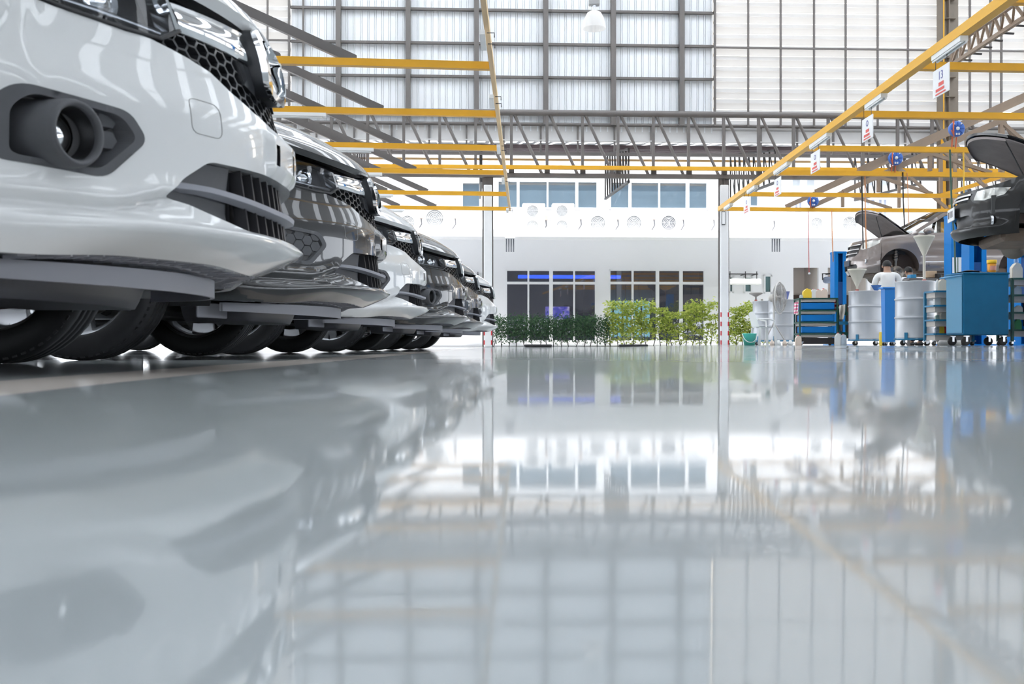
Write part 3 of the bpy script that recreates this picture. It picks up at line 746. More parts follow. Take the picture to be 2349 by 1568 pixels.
for i, x in enumerate((1167, 1776)):
    a, b, z0, z1 = brect(x-12, x+12, 533, 548, -1.0); c = (a+b)/2
    t = thing('pipe_manifold', ('white box with four short pipes under the ledge ' + ('left of the showroom windows' if i == 0 else 'right of the right white column')), 'pipes', MBD @ Vector((c, -.9, z0)), 'pipe boxes under the ledge')
    MB().box((c, -1.06, (z0+z1)/2), (b-a, .16, z1-z0), bev=.015).build('box', mat('pale_box', (.66, .67, .70), .5), t, MBD)
    for q in range(4):
        s = lerp(a+.06, b-.06, q/3); MB().tube([(s, -1.06, z0), (s, -1.06, z0-.46)], .024, 8).build('pipe', mat('pipe_dark', (.14, .15, .17), .5), t, MBD)
for i, (x0, x1, y0, y1) in enumerate(((1062, 1104, 640, 652), (1674, 1745, 639, 652))):
    a, b, z0, z1 = brect(x0, x1, y0, y1, -.7); c = (a+b)/2
    t = thing('bracket_awning', 'white box on black brackets over the small windows ' + ('left' if i == 0 else 'right') + ' of the showroom', 'fixture', MBD @ Vector((c, -.35, z0)), 'white boxes over small windows')
    MB().box((c, -.6, (z0+z1)/2), (b-a, .22, z1-z0), bev=.03).build('housing', WHITE, t, MBD)
    m = MB(); zt_ = z1+.17
    m.beam((a-.05, -.68, zt_), (b-.12, -.68, zt_), .035, .035)
    for s in (a, c, b-.15): m.beam((s, -.68, zt_), (s, -.0, zt_), .03, .03); m.beam((s, -.62, zt_+.1), (s, -.62, z1), .025, .025)
    m.build('bracket', BLACK, t, MBD)
a, b, z0, z1 = brect(1888, 1908, 634, 650, -.5); c = (a+b)/2
t = thing('wall_reel_lamp', 'grey cylinder lamp on a black bracket beside the far blue lift post', 'lamp', MBD @ Vector((c, -.4, z0)))
MB().lathe([(0, -.16), (.09, -.16), (.12, -.1), (.12, .18), (.09, .2), (0, .2)], (c, -.5, (z0+z1)/2), 16, axis='x').build('drum', mat('steel_blue', (.16, .2, .28), .4), t, MBD)
m = MB(); m.beam((c-.22, -.5, z1+.1), (c+.22, -.5, z1+.12), .03, .03); m.beam((c-.2, -.5, z1+.1), (c-.2, -.5, (z0+z1)/2), .03, .03); m.beam((c+.1, -.5, z1+.1), (c+.1, 0, z1+.1), .03, .03); m.build('bracket', BLACK, t, MBD)
# ================================================================ hedges
def leaf_mat(name, c0, c1):
    m = mat_translucent(name, c0, .35); nt = m.node_tree; L = nt.links.new
    oi = nt.nodes.new('ShaderNodeNewGeometry'); rp = nt.nodes.new('ShaderNodeValToRGB'); rp.color_ramp.elements[0].color = (*c0, 1); rp.color_ramp.elements[1].color = (*c1, 1)
    L(oi.outputs['Random Per Island'], rp.inputs[0])
    for n in nt.nodes:
        if n.type in ('BSDF_DIFFUSE', 'BSDF_TRANSLUCENT'): L(rp.outputs[0], n.inputs[0])
    return m
LEAF_D = leaf_mat('dark_leaf', (.035, .08, .045), (.11, .19, .10)); LEAF_L = leaf_mat('light_leaf', (.22, .32, .05), (.62, .66, .18)); STEM = mat('hedge_stem', (.05, .055, .05), .7)
def hedge(name, label, x0, x1, y0, y1, n, count, lm, layered, ls, seed, stems_to):
    rnd = random.Random(seed); a, b, z0, z1 = brect(x0, x1, y0, y1, n)
    t = thing(name, label, 'hedge', MBD @ Vector(((a+b)/2, n, 0)))
    m = MB(); dep = .55
    for k in range(count):
        s = rnd.uniform(a, b); zz = rnd.random(); e = rnd.uniform(-dep/2, dep/2)
        dens = .5 + .5*noise.noise(Vector((s*1.6, zz*5 if layered else zz*2, seed)))
        if layered and noise.noise(Vector((s*2.2, zz*7.5, seed+3.3))) < -.22: continue
        if zz < .25 and rnd.random() > .35: continue
        z = lerp(z0, z1, zz) + .06*noise.noise(Vector((s*3, 0, seed)))
        if zz > .93: z += max(0, rnd.gauss(0, .07))
        d = Vector((rnd.gauss(0, 1), rnd.gauss(0, 1), rnd.gauss(0, .45 if layered else .9))).normalized(); q = d.orthogonal().normalized()
        q = (q*math.cos(k) + d.cross(q)*math.sin(k)); l = ls*rnd.uniform(.7, 1.4); w = l*.42; p = Vector((s, n+e, z))
        m.add([p, p+d*l*.5+q*w*.5, p+d*l, p+d*l*.5-q*w*.5], [(0, 1, 2, 3)])
    f = m.build('foliage', lm, t, MBD, fix=False); f['kind'] = 'stuff'
    m = MB(); s = a
    while s < b:
        p = Vector((s, n + rnd.uniform(-.1, .1), -.02)); top = Vector((s+rnd.uniform(-.15, .15), n, lerp(z0, z1, .45))); mid = p.lerp(top, .4) + Vector((rnd.uniform(-.07, .07), 0, 0))
        m.tube([p, mid, top], [.018, .014, .008], 5)
        for q in range(4):
            u = rnd.uniform(.2, .9); c = mid.lerp(top, u); m.tube([c, c+Vector((rnd.uniform(-.25, .25), rnd.uniform(-.15, .15), rnd.uniform(.08, .35)))], [.007, .004], 4)
        s += rnd.uniform(.16, .3)
    f = m.build('stem', STEM, t, MBD); f['kind'] = 'stuff'
    return t
hedge('dark_hedge', 'low dark green feathery hedge in front of the left showroom window', 1128, 1392, 727, 786, -1.6, 8500, LEAF_D, False, .085, 3, 0)
hedge('light_hedge', 'taller light green layered hedge in front of the right showroom window', 1384, 1646, 694, 788, -1.5, 9500, LEAF_L, True, .11, 5, 0)
hedge('side_hedge', 'light green hedge between the right white column and the grey drums', 1668, 1762, 698, 790, -1.5, 4200, LEAF_L, True, .11, 8, 0)
m = MB(); rnd = random.Random(2); s0, s1 = sx(1552), sx(1608); zc = zy(1580, 690)
# black rubber strips lying at the floor edge
for i, (xa, xb, d) in enumerate(((1203, 1266, 26.2), (1420, 1486, 27.4))):
    p, q = Xat(xa, d), Xat(xb, d)
    o = MB().box(((p+q)/2, d, .035), (q-p, .16, .07), bev=.02).build('rubber_kerb', mat('black_rubber', (.02, .02, .022), .6)); tag(o, 'black rubber wheel stop on the floor in front of the ' + ('dark hedge' if i == 0 else 'light green hedge'), 'wheel stop', 'rubber wheel stops')
# ================================================================ cars
PAINT_W = mat('white_car_paint', (.65, .655, .65), .35, coat=1.0, coat_rough=.02)
PAINT_B = mat('black_car_paint', (.006, .006, .007), .25, coat=1.0, coat_rough=.012)
PAINT_G = mat('bronze_grey_car_paint', (.23, .195, .18), .3, metal=.55, coat=1.0, coat_rough=.03)
CGLASS = mat('car_glass', (.01, .012, .014), .03, coat=.5)
LAMPG = mat_glass('lamp_lens', (.9, .92, .95), (.05, .05, .055), .88, .01, 1.5)
LAMPD = mat('lamp_housing', (.035, .036, .04), .25, .3)
LINER = mat('wheel_liner', (.016, .015, .015), .8)
DISC = mat('brake_steel', (.28, .25, .22), .4, .8, noise_amt=.2)
GLOSSB = mat('gloss_black', (.006, .006, .008), .08, coat=.6)
class Plan:
    """outline of the body seen from above (half), by arc length"""
    def __init__(s, pts, k, v1):
        P = [(-k*v*v, v) for v in frange(0, v1, 14)] + pts
        # Catmull-Rom through the points
        out = []
        for i in range(len(P)-1):
            p0 = P[max(i-1, 0)]; p1 = P[i]; p2 = P[i+1]; p3 = P[min(i+2, len(P)-1)]
            if i == 0: p0 = (P[1][0], -P[1][1])
            for q in range(16):
                t = q/16
                out.append(tuple(.5*((2*p1[c]) + (-p0[c]+p2[c])*t + (2*p0[c]-5*p1[c]+4*p2[c]-p3[c])*t*t + (-p0[c]+3*p1[c]-3*p2[c]+p3[c])*t**3) for c in (0, 1)))
        out.append(P[-1]); s.P = out; s.A = [0.0]
        for i in range(1, len(out)): s.A.append(s.A[-1] + math.hypot(out[i][0]-out[i-1][0], out[i][1]-out[i-1][1]))
        s.L = s.A[-1]
    def at(s, a):
        sg = -1 if a < 0 else 1; a = min(abs(a), s.L - 1e-6); lo, hi = 0, len(s.A)-1
        while hi-lo > 1:
            k = (lo+hi)//2
            if s.A[k] <= a: lo = k
            else: hi = k
        t = (a - s.A[lo]) / (s.A[hi]-s.A[lo]); p, q = s.P[lo], s.P[hi]
        return p[0]+(q[0]-p[0])*t, sg*(p[1]+(q[1]-p[1])*t)
    def a_of_v(s, v):
        sg = -1 if v < 0 else 1; v = abs(v)
        for i in range(1, len(s.P)):
            if s.P[i][1] >= v or s.P[i][0] < -1.0:
                t = (v-s.P[i-1][1]) / max(1e-9, s.P[i][1]-s.P[i-1][1]); return sg*(s.A[i-1] + (s.A[i]-s.A[i-1])*min(1, t))
        return sg*s.L
    def a_of_u(s, u):
        for i in range(1, len(s.P)):
            if s.P[i][0] <= u:
                t = (s.P[i-1][0]-u) / max(1e-9, s.P[i-1][0]-s.P[i][0]); return s.A[i-1] + (s.A[i]-s.A[i-1])*t
        return s.L
class CarShape:
    def __init__(s, plan, front, side, rear, a1u=-.37, a2u=-.80, belt=None, hood_zf=None, sill=.2):
        s.pl = plan; s.of = pchip(front); s.os = pchip(side); s.orr = pchip(rear)
        s.a1 = plan.a_of_u(a1u); s.a2 = plan.a_of_u(a2u); s.b1 = plan.a_of_u(-3.85); s.b2 = plan.a_of_u(-4.3)
        s.belt = belt; s.sill = sill
    def map(s, a, z, o=0.0):
        """arc-length, height, extra offset outwards -> (u, v, z)"""
        u, v = s.pl.at(a); aa = abs(a); sg = -1 if a < 0 else 1
        wf = 1 - sstep(s.a1, s.a2, aa); wr = sstep(s.b1, s.b2, aa); ws = 1 - wf - wr
        u += wf*(s.of(z) + o) - wr*(s.orr(z) + o); v += sg*(1-wf*1.0-wr)*(s.os(z - s.top(aa)) + s.side_lo(z) + o)
        return Vector((u, v, z))
    def side_lo(s, z): return -.05*(1-sstep(s.sill, .42, z)) + .012*math.exp(-((z-.62)/.12)**2)
    def top(s, a): return s.belt(a)
def tyre(parent, c, r, w, rimr, spokes=True, n=44, side=1, flat=.004):
    """wheel with axis along Y; side = +1 when the outer face looks to +Y"""
    t = bpy.data.objects.new('wheel', None); COL.objects.link(t); t.location = c; t.parent = parent
    base = parent_loc(t); h = w/2; m = MB()
    prof = [(rimr, -h*.92), (rimr+.012, -h), (r-.05, -h*1.06), (r-.018, -h*.98), (r-.004, -h*.80), (r, -h*.62)]
    for g in (-.42, -.06, .30):
        prof += [(r, h*(g-.02)), (r-.009, h*(g)), (r-.009, h*(g+.1)), (r, h*(g+.12))]
    prof += [(r, h*.62), (r-.004, h*.80), (r-.018, h*.98), (r-.05, h*1.06), (rimr+.012, h), (rimr, h*.92), (rimr-.005, 0), (rimr, -h*.92)]
    m.lathe(prof, (0, 0, 0), n, axis='y')
    for k in range(64):      # shoulder blocks
        a = 2*math.pi*k/64
        for e in (-1, 1):
            R = Matrix.Rotation(a, 3, 'Y')
            m.box(R @ Vector((r-.0155, e*h*.84, 0)), (.014, h*.2, .017), M=R.to_4x4())
    o = m.build('tyre', RUBBER, t, loc=Vector((0, 0, 0))); o.location = (0, 0, 0)
    m = MB(); hh = h*.9
    m.lathe([(rimr+.004, -hh), (rimr-.012, -hh+.012), (rimr-.022, -hh*.5), (rimr-.03, hh*.4), (rimr-.012, hh-.012), (rimr+.006, hh), (rimr+.006, hh-.01), (rimr-.02, hh*.4)], (0, 0, 0), n, axis='y')
    o = m.build('rim', SILVER, t, loc=Vector((0, 0, 0))); o.location = (0, 0, 0)
    if spokes:
        m = MB(); y0 = side*hh*.86
        for k in range(5):
            a = 2*math.pi*k/5+.3; R = Matrix.Rotation(a, 4, 'Y')
            for e in (-1, 1):
                pts = [(.05, -.03), (.05, .03), (rimr-.008, .026), (rimr-.008, -.026)]
                Q = Matrix.Rotation(e*.16, 4, 'Y')
                m.prism(pts, lambda p, q: R @ Q @ Vector((p, y0 - side*.0 - side*.012*(1-(p/rimr)**2)*-1, q)), lambda p, q: R @ Q @ Vector((p, y0-side*.035, q*1.15)))
        m.lathe([(0, y0+side*.012), (.05, y0+side*.01), (.075, y0-side*.002), (.08, y0-side*.04), (0, y0-side*.05)], (0, 0, 0), 24, axis='y')
        o = m.build('spokes', SILVER, t, loc=Vector((0, 0, 0))); o.location = (0, 0, 0)
    m = MB(); m.lathe([(0, -.02), (.15, -.02), (.15, .006), (.09, .01), (.09, .03), (0, .03)], (0, -side*hh*.1, 0), 28, axis='y')
    o = m.build('brake_disc', DISC, t, loc=Vector((0, 0, 0))); o.location = (0, 0, 0)
    return t
def poly_v(sh, P): return [(sh.pl.a_of_v(v), z) for (v, z) in P]
def mirror(P): return [(-v, z) for (v, z) in P][::-1]
def hexmesh(mb, fn, P, size, bar, o_front, o_back, mi=0, solid=False, aspect=1.0, skip=None):
    """honeycomb clipped to a polygon (cells whose centre lies inside)"""
    x0 = min(p[0] for p in P); x1 = max(p[0] for p in P); y0 = min(p[1] for p in P); y1 = max(p[1] for p in P)
    dx = size*1.5*aspect; dy = size*math.sqrt(3)
    i = 0; x = x0
    while x < x1 + dx:
        y = y0 + (dy/2 if i % 2 else 0)
        while y < y1 + dy:
            if in_poly(x, y, P) and not (skip and math.hypot((x-skip[0])/1.2, y-skip[1]) < skip[2]):
                def ring(k): return [(x+math.cos(q*math.pi/3)*k*aspect, y+math.sin(q*math.pi/3)*k) for q in range(6)]
                ro, ri = ring(size), ring(size-bar)
                if solid:
                    mb.add([fn(*p, o_front) for p in ri] + [fn(*p, o_back) for p in ro], [tuple(range(6))] + [(q, (q+1) % 6, 6+(q+1) % 6, 6+q) for q in range(6)], mi)
                else:
                    mb.add([fn(*p, o_front) for p in ro] + [fn(*p, o_front) for p in ri] + [fn(*p, o_back) for p in ri],
                           [(q, (q+1) % 6, 6+(q+1) % 6, 6+q) for q in range(6)] + [(6+q, 6+(q+1) % 6, 12+(q+1) % 6, 12+q) for q in range(6)], mi)
            y += dy
        x += dx; i += 1
    return mb
def greenhouse(root, sh, beltf, g, paint, tint=CGLASS):
    """roof, pillars and glass. g: dict with cowl/roof stations"""
    uc, ur0, ur1, ue = g['cowl'], g['roof0'], g['roof1'], g['end']; zr, vr = g['zr'], g['vr']; zb0, zb1 = g['zb0'], g['zb1']; vb = g['vb']
    def vz(z): return lerp(vb, vr, (z-zb0)/(zr-.06-zb0))
    zs = zr-.06
    for sg in (-1, 1):
        fn = lambda u, z: Vector((u, sg*vz(z), z))
        outer = [(uc+.05, zb0-.03), (ur0+.02, zs-.012), (ur0-.12, zs), (ur1+.3, zs), (ur1, zs-.05), (ue, zb1-.02)]
        hole = round_poly([(uc-.17, zb0+.02), (ur0-.05, zs-.06), (ur1+.22, zs-.06), (ur1-.02, zs-.13), (ue+.28, zb1+.03)], .06)
        m = MB(); patch(m, fn, outer, [hole], .09); m.build('pillar_frame', paint, root)
        m = MB(); patch(m, lambda u, z: Vector((u, sg*(vz(z)-.012), z)), hole, [], .14); m.build('side_window', tint, root)
        m = MB()
        for ub in (g['bp'], g['bp2']): m.beam((ub, sg*(vz(zb0)+.002), zb0), (ub-.04, sg*(vz(zs-.05)+.002), zs-.05), .07, .012, up=(0, sg, 0))
        m.build('window_post', GLOSSB, root)
    def roof(p, q):
        u = lerp(ur0, ur1, q); v = (p*2-1)*vr; return Vector((u + .10*(1-abs(p*2-1)**2)*(1-q) - .04*(1-abs(p*2-1)**2)*q, v, zs + .075*(1-abs(p*2-1)**2.2)*(1 - .3*abs(q*2-1)**3)))
    MB().grid(roof, 16, 16).build('roof', paint, root)
    def wind(p, q):
        k = p*2-1; w = lerp(vb-.01, vr, q); bow0 = .18*(1-abs(k)**2); bow1 = .10*(1-abs(k)**2)
        z0 = zb0 - .03 + g.get('cz', .10)*(1-abs(k)**2); z1 = zs + .075*(1-abs(k)**2.2)*.7
        return Vector((lerp(uc+.05+bow0, ur0+bow1, q), k*w, lerp(z0, z1, q**.95)))
    MB().grid(wind, 16, 10).build('windscreen', tint, root)
    def back(p, q):
        k = p*2-1; w = lerp(vb-.03, vr, q); return Vector((lerp(ue-.03-.06*(1-k*k), ur1-.04*(1-k*k), q), k*w, lerp(zb1-.02, zs + .05*(1-abs(k)**2.2), q)))
    MB().grid(back, 14, 8).build('rear_window', tint, root)
def body_shell(root, sh, paint, a_seam, arches, z_sill, name='body', liner=None, cap_on=False):
    """sides and tail: mapped patch with wheel arches cut away"""
    pl = sh.pl; aL = pl.L
    for sg in (-1, 1):
        A = frange(a_seam, aL, 80)
        top = [(a, sh.belt(a)) for a in A][::-1]
        low = [(a_seam, z_sill)]; 
        bottom = []
        for (uc, r) in arches:
            ac = pl.a_of_u(uc); th = math.asin(max(-.99, min(.99, (z_sill-.335)/r)))
            arc = [(ac - r*math.cos(t), .335 + r*math.sin(t)) for t in frange(th, math.pi-th, 18)]
            bottom += arc
        if bottom[0][0] < a_seam:
            bottom = [p for p in bottom if p[0] > a_seam + .01]; start = []
        else: start = [(a_seam, z_sill)]
        outer = start + bottom + [(aL, z_sill+.03)] + top[:]
        m = MB(); patch(m, lambda a, z: sh.map(sg*a, z), outer, [], .055)
        def cap(p, q):
            P = sh.map(sg*lerp(a_seam, pl.a_of_u(-1.32), p), sh.belt(lerp(a_seam, pl.a_of_u(-1.32), p))); return Vector((P.x, lerp(P.y, sg*.765, q), P.z - .004*q))
        if cap_on: m.grid(cap, 24, 3)
        m.build(name, paint, root)
        m = MB()
        for (uc, r) in arches:      # liner of the wheel arch
            vv = .60
            def ln(p, q):
                t = lerp(-.12, math.pi+.12, p); a = pl.a_of_u(uc); P = sh.map(sg*(a - r*math.cos(t)), .335+r*math.sin(t), -.004); return Vector((uc + r*math.cos(t)*1.0, lerp(P.y, sg*vv, q), .335+r*math.sin(t)))
            m.grid(ln, 20, 3)
            m.add([(uc+r*math.cos(t), sg*vv, .335+r*math.sin(t)) for t in frange(-.12, math.pi+.12, 20)], [tuple(range(21))])
            m.build('wheel_arch_liner', liner or LINER, root); m = MB()
def hood_mesh(root, paint, uf, zf, rise, uc, vmax, name='hood', n=30, M=None, mats=None):
    def fn(p, q):
        k = p*2-1; v = k*vmax; u0 = uf(v); w = (u0-uc)*q*q*.35 + (u0-uc)*q*.65
        z = zf(v) + rise(w)*(1-.52*(abs(k))**2.4)
        P = Vector((u0 - w, v, z)); return M @ P if M else P
    m = MB(); m.grid(fn, n, n)
    def lip(p, q):
        P = fn(p, 0); P = (M.inverted() @ P) if M else P; P = P + Vector((-.02*q, 0, -.022*q)); return M @ P if M else P
    m.grid(lip, n, 1)
    for e in (0, 1):
        def skirt(p, q):
            P = fn(e, p); P = (M.inverted() @ P) if M else P; P = P + Vector((0, -(e*2-1)*.006*q, -(.012 if M else .075)*q)); return M @ P if M else P
        m.grid(skirt, n, 1)
    return m.build(name, mats or paint, root)
# ---------------------------------------------------------------- the parked crossover
XPL = Plan([(-.475, .79), (-.60, .835), (-.76, .866), (-.95, .88), (-1.4, .895), (-2.3, .90), (-3.2, .895), (-3.8, .88), (-4.15, .84), (-4.35, .74), (-4.44, .5), (-4.47, 0)], .72, .70)
aS = XPL.a_of_u(-.62); aC = XPL.a_of_u(-1.25)
bl = pchip([(0, .865), (XPL.a_of_v(.3), .868), (XPL.a_of_v(.55), .885), (XPL.a_of_v(.75), .93), (aS, .985), (XPL.a_of_u(-.9), 1.03), (aC, 1.085), (XPL.a_of_u(-2.5), 1.12), (XPL.a_of_u(-3.9), 1.16), (XPL.L, 1.0)])
XSH = CarShape(XPL, [(.225, -.02), (.24, 0), (.262, .020), (.285, .036), (.305, .046), (.32, .036), (.345, .014), (.375, .002), (.42, 0), (.55, .002), (.60, -.002), (.63, -.012), (.70, -.035), (.775, -.05), (.85, -.062), (.92, -.085), (1.0, -.14)],
               [(-.9, -.0), (-.5, -.0), (-.25, -.004), (-.12, -.012), (-.05, -.035), (-.015, -.062), (0, -.078)],
               [(.2, -.02), (.35, 0), (.8, 0), (1.0, -.05), (1.2, -.1)], belt=bl, sill=.22)
def crossover(fog_kind):
    sh = XSH; pl = XPL
    root = thing('crossover_car', '', 'car'); P = PAINT_W
    av = pl.a_of_v
    # outlines in front view, near half (v < 0 side mirrored)
    grille_top = .775; aK = pl.a_of_u(-.605)
    bump_top = [(.0, .618), (.07, .622), (.16, .643), (.24, .673), (.30, .706), (.36, .722), (.45, .741), (.535, .747), (.62, .754), (.70, .774), (.78, .80)]
    topR = poly_v(sh, bump_top) + [(aK, .83)]
    outer = [(-a, z) for (a, z) in topR[::-1]][:-1] + topR
    zbot = .243
    aEnd = aK
    outer = outer + [(aEnd, .60), (pl.a_of_u(-.72), .42), (pl.a_of_u(-.755), .30), (pl.a_of_u(-.72), .252)] + [(a, zbot) for a in frange(av(.70), -av(.70), 30)] + [(-pl.a_of_u(-.72), .252), (-pl.a_of_u(-.755), .30), (-pl.a_of_u(-.72), .42), (-aEnd, .60)]
    fogO = round_poly([(.735, .425), (.735, .545), (.705, .580), (.535, .560), (.500, .505), (.575, .412)], .022, 5)
    fogI = round_poly([(.715, .437), (.715, .530), (.690, .562), (.550, .547), (.520, .505), (.585, .428)], .018, 5)
    low = round_poly([(-.465, .396), (-.415, .440), (-.352, .487), (-.15, .492), (0, .488), (.15, .492), (.352, .487), (.415, .440), (.465, .396), (.25, .338), (0, .332), (-.25, .338)], .02, 4)
    lowA = poly_v(sh, low); fR = poly_v(sh, fogO); fL = [(-a, z) for a, z in fR][::-1]
    slots = []
    for v in (-.10, .05):
        slots.append(poly_v(sh, [(v-.012, .522), (v+.012, .522), (v+.012, .575), (v-.012, .575)]))
    def plate_o(a, z):
        v = abs(pl.at(a)[1]); return .018*(1-sstep(.125, .14, v))*sstep(.49, .505, z)*(1-sstep(.595, .612, z))
    def zlift(a, z):
        v = abs(pl.at(a)[1]); return z + .016*(1-sstep(.308, .338, z))*(1-sstep(.45, .72, v)) - .010*(1-sstep(0, .25, v))*(1-sstep(.308, .338, z))
    def fmap(a, z, o=0.0):
        u_, v = pl.at(a); v = abs(v); end = 1 - sstep(.74, .82, v)
        zc = lerp(.385, .343, sstep(.43, .58, v)); side = sstep(.40, .47, v)*end
        o += plate_o(a, z) - side*.030*math.exp(-((z-zc)/.011)**2) + side*.014*math.exp(-((z-zc-.032)/.018)**2)
        o -= (1-sstep(.42, .74, v))*(1.55*max(0, .300-z)) + .010*(1-sstep(0, .3, v))*(1-sstep(.31, .35, z))
        p = sh.map(a, z, o); p.z = zlift(a, z); return p
    m = MB(); patch(m, fmap, outer, [lowA, fR, fL] + slots, .016)
    flange(m, fmap, lambda a, z: sh.map(a, z, -.05), lowA, .016); 
    flange(m, fmap, lambda a, z: fmap(a, z, -.03), outer, .02)
    # underside of the lip, running inwards
    def under(p, q):
        a = lerp(-av(.76), av(.76), p); B = fmap(a, zbot); k = abs(B.y)/.76; return B + Vector((-.02*q, -B.y*.01*q, .004*q))
    m.grid(under, 60, 2)
    m.build('front_bumper', P, root)
    m = MB()
    for s in slots: patch(m, lambda a, z: sh.map(a, z, -.012), s, [], .02)
    for e in (-1, 1):
        for z in (.36,): pass
    m.build('plate_slot', BLACK, root)
    m = MB(); hk = [(.30, .615), (.385, .607), (.40, .57), (.385, .545)]   # tow-eye cover seam
    tw = poly_v(sh, round_poly([(-.40, .545), (-.315, .545), (-.315, .625), (-.40, .625)], .02))
    m.tube([sh.map(a, z, .0002) for a, z in resample(tw, .012)], .0012, 4, closed=True); m.build('tow_cover_seam', mat('seam_grey', (.35, .35, .34), .5), root)
    # ---- lower intake
    m = MB(); patch(m, lambda a, z: sh.map(a, z, -.055), lowA, [], .03); 
    m.build('lower_grille', BLACK, root)
    for e in (-1, 1):      # plain grey corners of the intake
        m = MB()
        q = [(v*e, z) for (v, z) in ((.462, .396), (.414, .438), (.352, .484), (.245, .489), (.265, .343), (.27, .345))]
        qa = poly_v(sh, q); patch(m, lambda a, z: sh.map(a, z, -.032), qa, [], .02)
        m.add([sh.map(av(.245*e), .489, -.032), sh.map(av(.265*e), .343, -.032), sh.map(av(.25*e), .343, -.052), sh.map(av(.235*e), .489, -.052)], [(0, 1, 2, 3)])
        m.build('intake_corner', GREYP, root)
    m = MB()
    for v in frange(-.20, .20, 8):
        a = av(v); zt, zb = .488, .334
        m.beam(sh.map(a, zb, -.045), sh.map(a, zt, -.045), .012, .03, up=(1, 0, 0))
    m.build('intake_slats', mat('soft_black', (.022, .022, .026), .5), root)
    m = MB(); A = frange(av(-.445), av(.445), 40)
    zc = lambda a: lerp(.402, .422, sstep(.05, .44, abs(pl.at(a)[1])))
    for (dz0, o0, dz1, o1) in ((-.012, -.02, -.006, .012), (-.006, .012, .006, .014), (.006, .014, .012, -.02), (.012, -.02, -.012, -.02)):
        m.grid(lambda p, q: sh.map(lerp(A[0], A[-1], p), zc(lerp(A[0], A[-1], p)) + lerp(dz0, dz1, q), lerp(o0, o1, q) - .035*sstep(.36, .45, abs(pl.at(lerp(A[0], A[-1], p))[1]))), 40, 2)
    m.build('intake_bar', LGREYP, root)
    # ---- main honeycomb grille
    gp = [(v, z) for v, z in bump_top if v <= .43] + [(.42, .745), (.365, grille_top)]
    gp = [(v, z) for v, z in gp]; gpoly = [(-v, z) for v, z in gp[::-1]] + gp[1:]
    ga = poly_v(sh, [(-v, z) for v, z in ([(0, .60), (.07, .605), (.16, .628), (.24, .66), (.30, .692), (.42, .73), (.42, .76), (.36, .782)])][::-1] + [(v, z) for v, z in ([(.07, .605), (.16, .628), (.24, .66), (.30, .692), (.42, .73), (.42, .76), (.36, .782)])])
    m = MB(); patch(m, lambda a, z: sh.map(a, z, -.06), ga, [], .03)
    m.build('grille_back', BLACK, root)
    m = MB(); hexmesh(m, lambda a, z, o: sh.map(a, z, o), ga, .0185, .0026, -.012, -.034, aspect=1.25)
    m.build('honeycomb_grille', mat('grille_black', (.018, .019, .022), .3), root)
    # ---- chrome wing with the badge panel
    m = MB()
    def bar(p, q):
        a = lerp(av(-.375), av(.375), p); v = abs(pl.at(a)[1]); zz0 = lerp(.772, .776, v/.37); zz1 = lerp(.860, .848, v/.37)
        t = q*3; o = (-.045, .006, .002, -.05); z = (zz0, zz0+.006, zz1-.006, zz1)
        i = min(2, int(t)); f = t-i
        return sh.map(a + (0.02*(1 if a > 0 else -1))*(z[i]-.77)/.08*sstep(.30, .37, v), lerp(z[i], z[i+1], f), lerp(o[i], o[i+1], f))
    m.grid(bar, 60, 6)
    for e in (-1, 1):
        m.add([sh.map(e*av(.375), .776, .006), sh.map(e*av(.375), .776, -.05), sh.map(e*(av(.375)+.02), .848, -.05), sh.map(e*(av(.375)+.02), .848, .002)], [(0, 1, 2, 3)])
    m.build('chrome_bar', CHROME, root)
    bo = round_poly([(-.118, .865), (-.094, .730), (-.055, .705), (.055, .705), (.094, .730), (.118, .865), (.06, .882), (-.06, .882)], .03, 5)
    bi = round_poly([(-.096, .845), (-.076, .742), (-.045, .722), (.045, .722), (.076, .742), (.096, .845), (.05, .858), (-.05, .858)], .025, 5)
    m = MB(); boA, biA = poly_v(sh, bo), poly_v(sh, bi)
    bq = lambda a, z: .030*math.exp(-((z-.785)/.10)**2)
    patch(m, lambda a, z: sh.map(a, z, .012 + bq(a, z)), boA, [biA], .015)
    flange(m, lambda a, z: sh.map(a, z, .012+bq(a, z)), lambda a, z: sh.map(a, z, .004+bq(a, z)*.7), boA, .015, smooth=True); flange(m, lambda a, z: sh.map(a, z, .012+bq(a, z)), lambda a, z: sh.map(a, z, -.004), biA, .015, smooth=True)
    m.build('badge_ring', CHROME, root)
    m = MB(); patch(m, lambda a, z: sh.map(a, z, -.002), biA, [], .02); m.build('badge_panel', GLOSSB, root)
    # dark panel with grey flank on either side of the badge
    m = MB(); flange(m, lambda a, z: sh.map(a, z, .004+bq(a, z)*.7), lambda a, z: sh.map(a, z, -.05), boA, .015, smooth=True)
    for e in (-1, 1):
        q = poly_v(sh, [(v*e, z) for v, z in ((.09, .725), (.105, .772), (.165, .772), (.150, .715), (.10, .700))]); patch(m, lambda a, z: sh.map(a, z, -.006), q, [], .02)
        flange(m, lambda a, z: sh.map(a, z, -.006), lambda a, z: sh.map(a, z, -.035), q, .03)
    m.build('badge_cheek', mat('charcoal_plastic', (.03, .032, .036), .3), root)
    # dark gap under the bonnet edge
    m = MB(); m.grid(lambda p, q: sh.map(lerp(-av(.74), av(.74), p), bl(abs(lerp(-av(.74), av(.74), p))) - .02 + .034*q, -.055 - .01*q), 50, 2); m.build('bonnet_gap', BLACK, root)
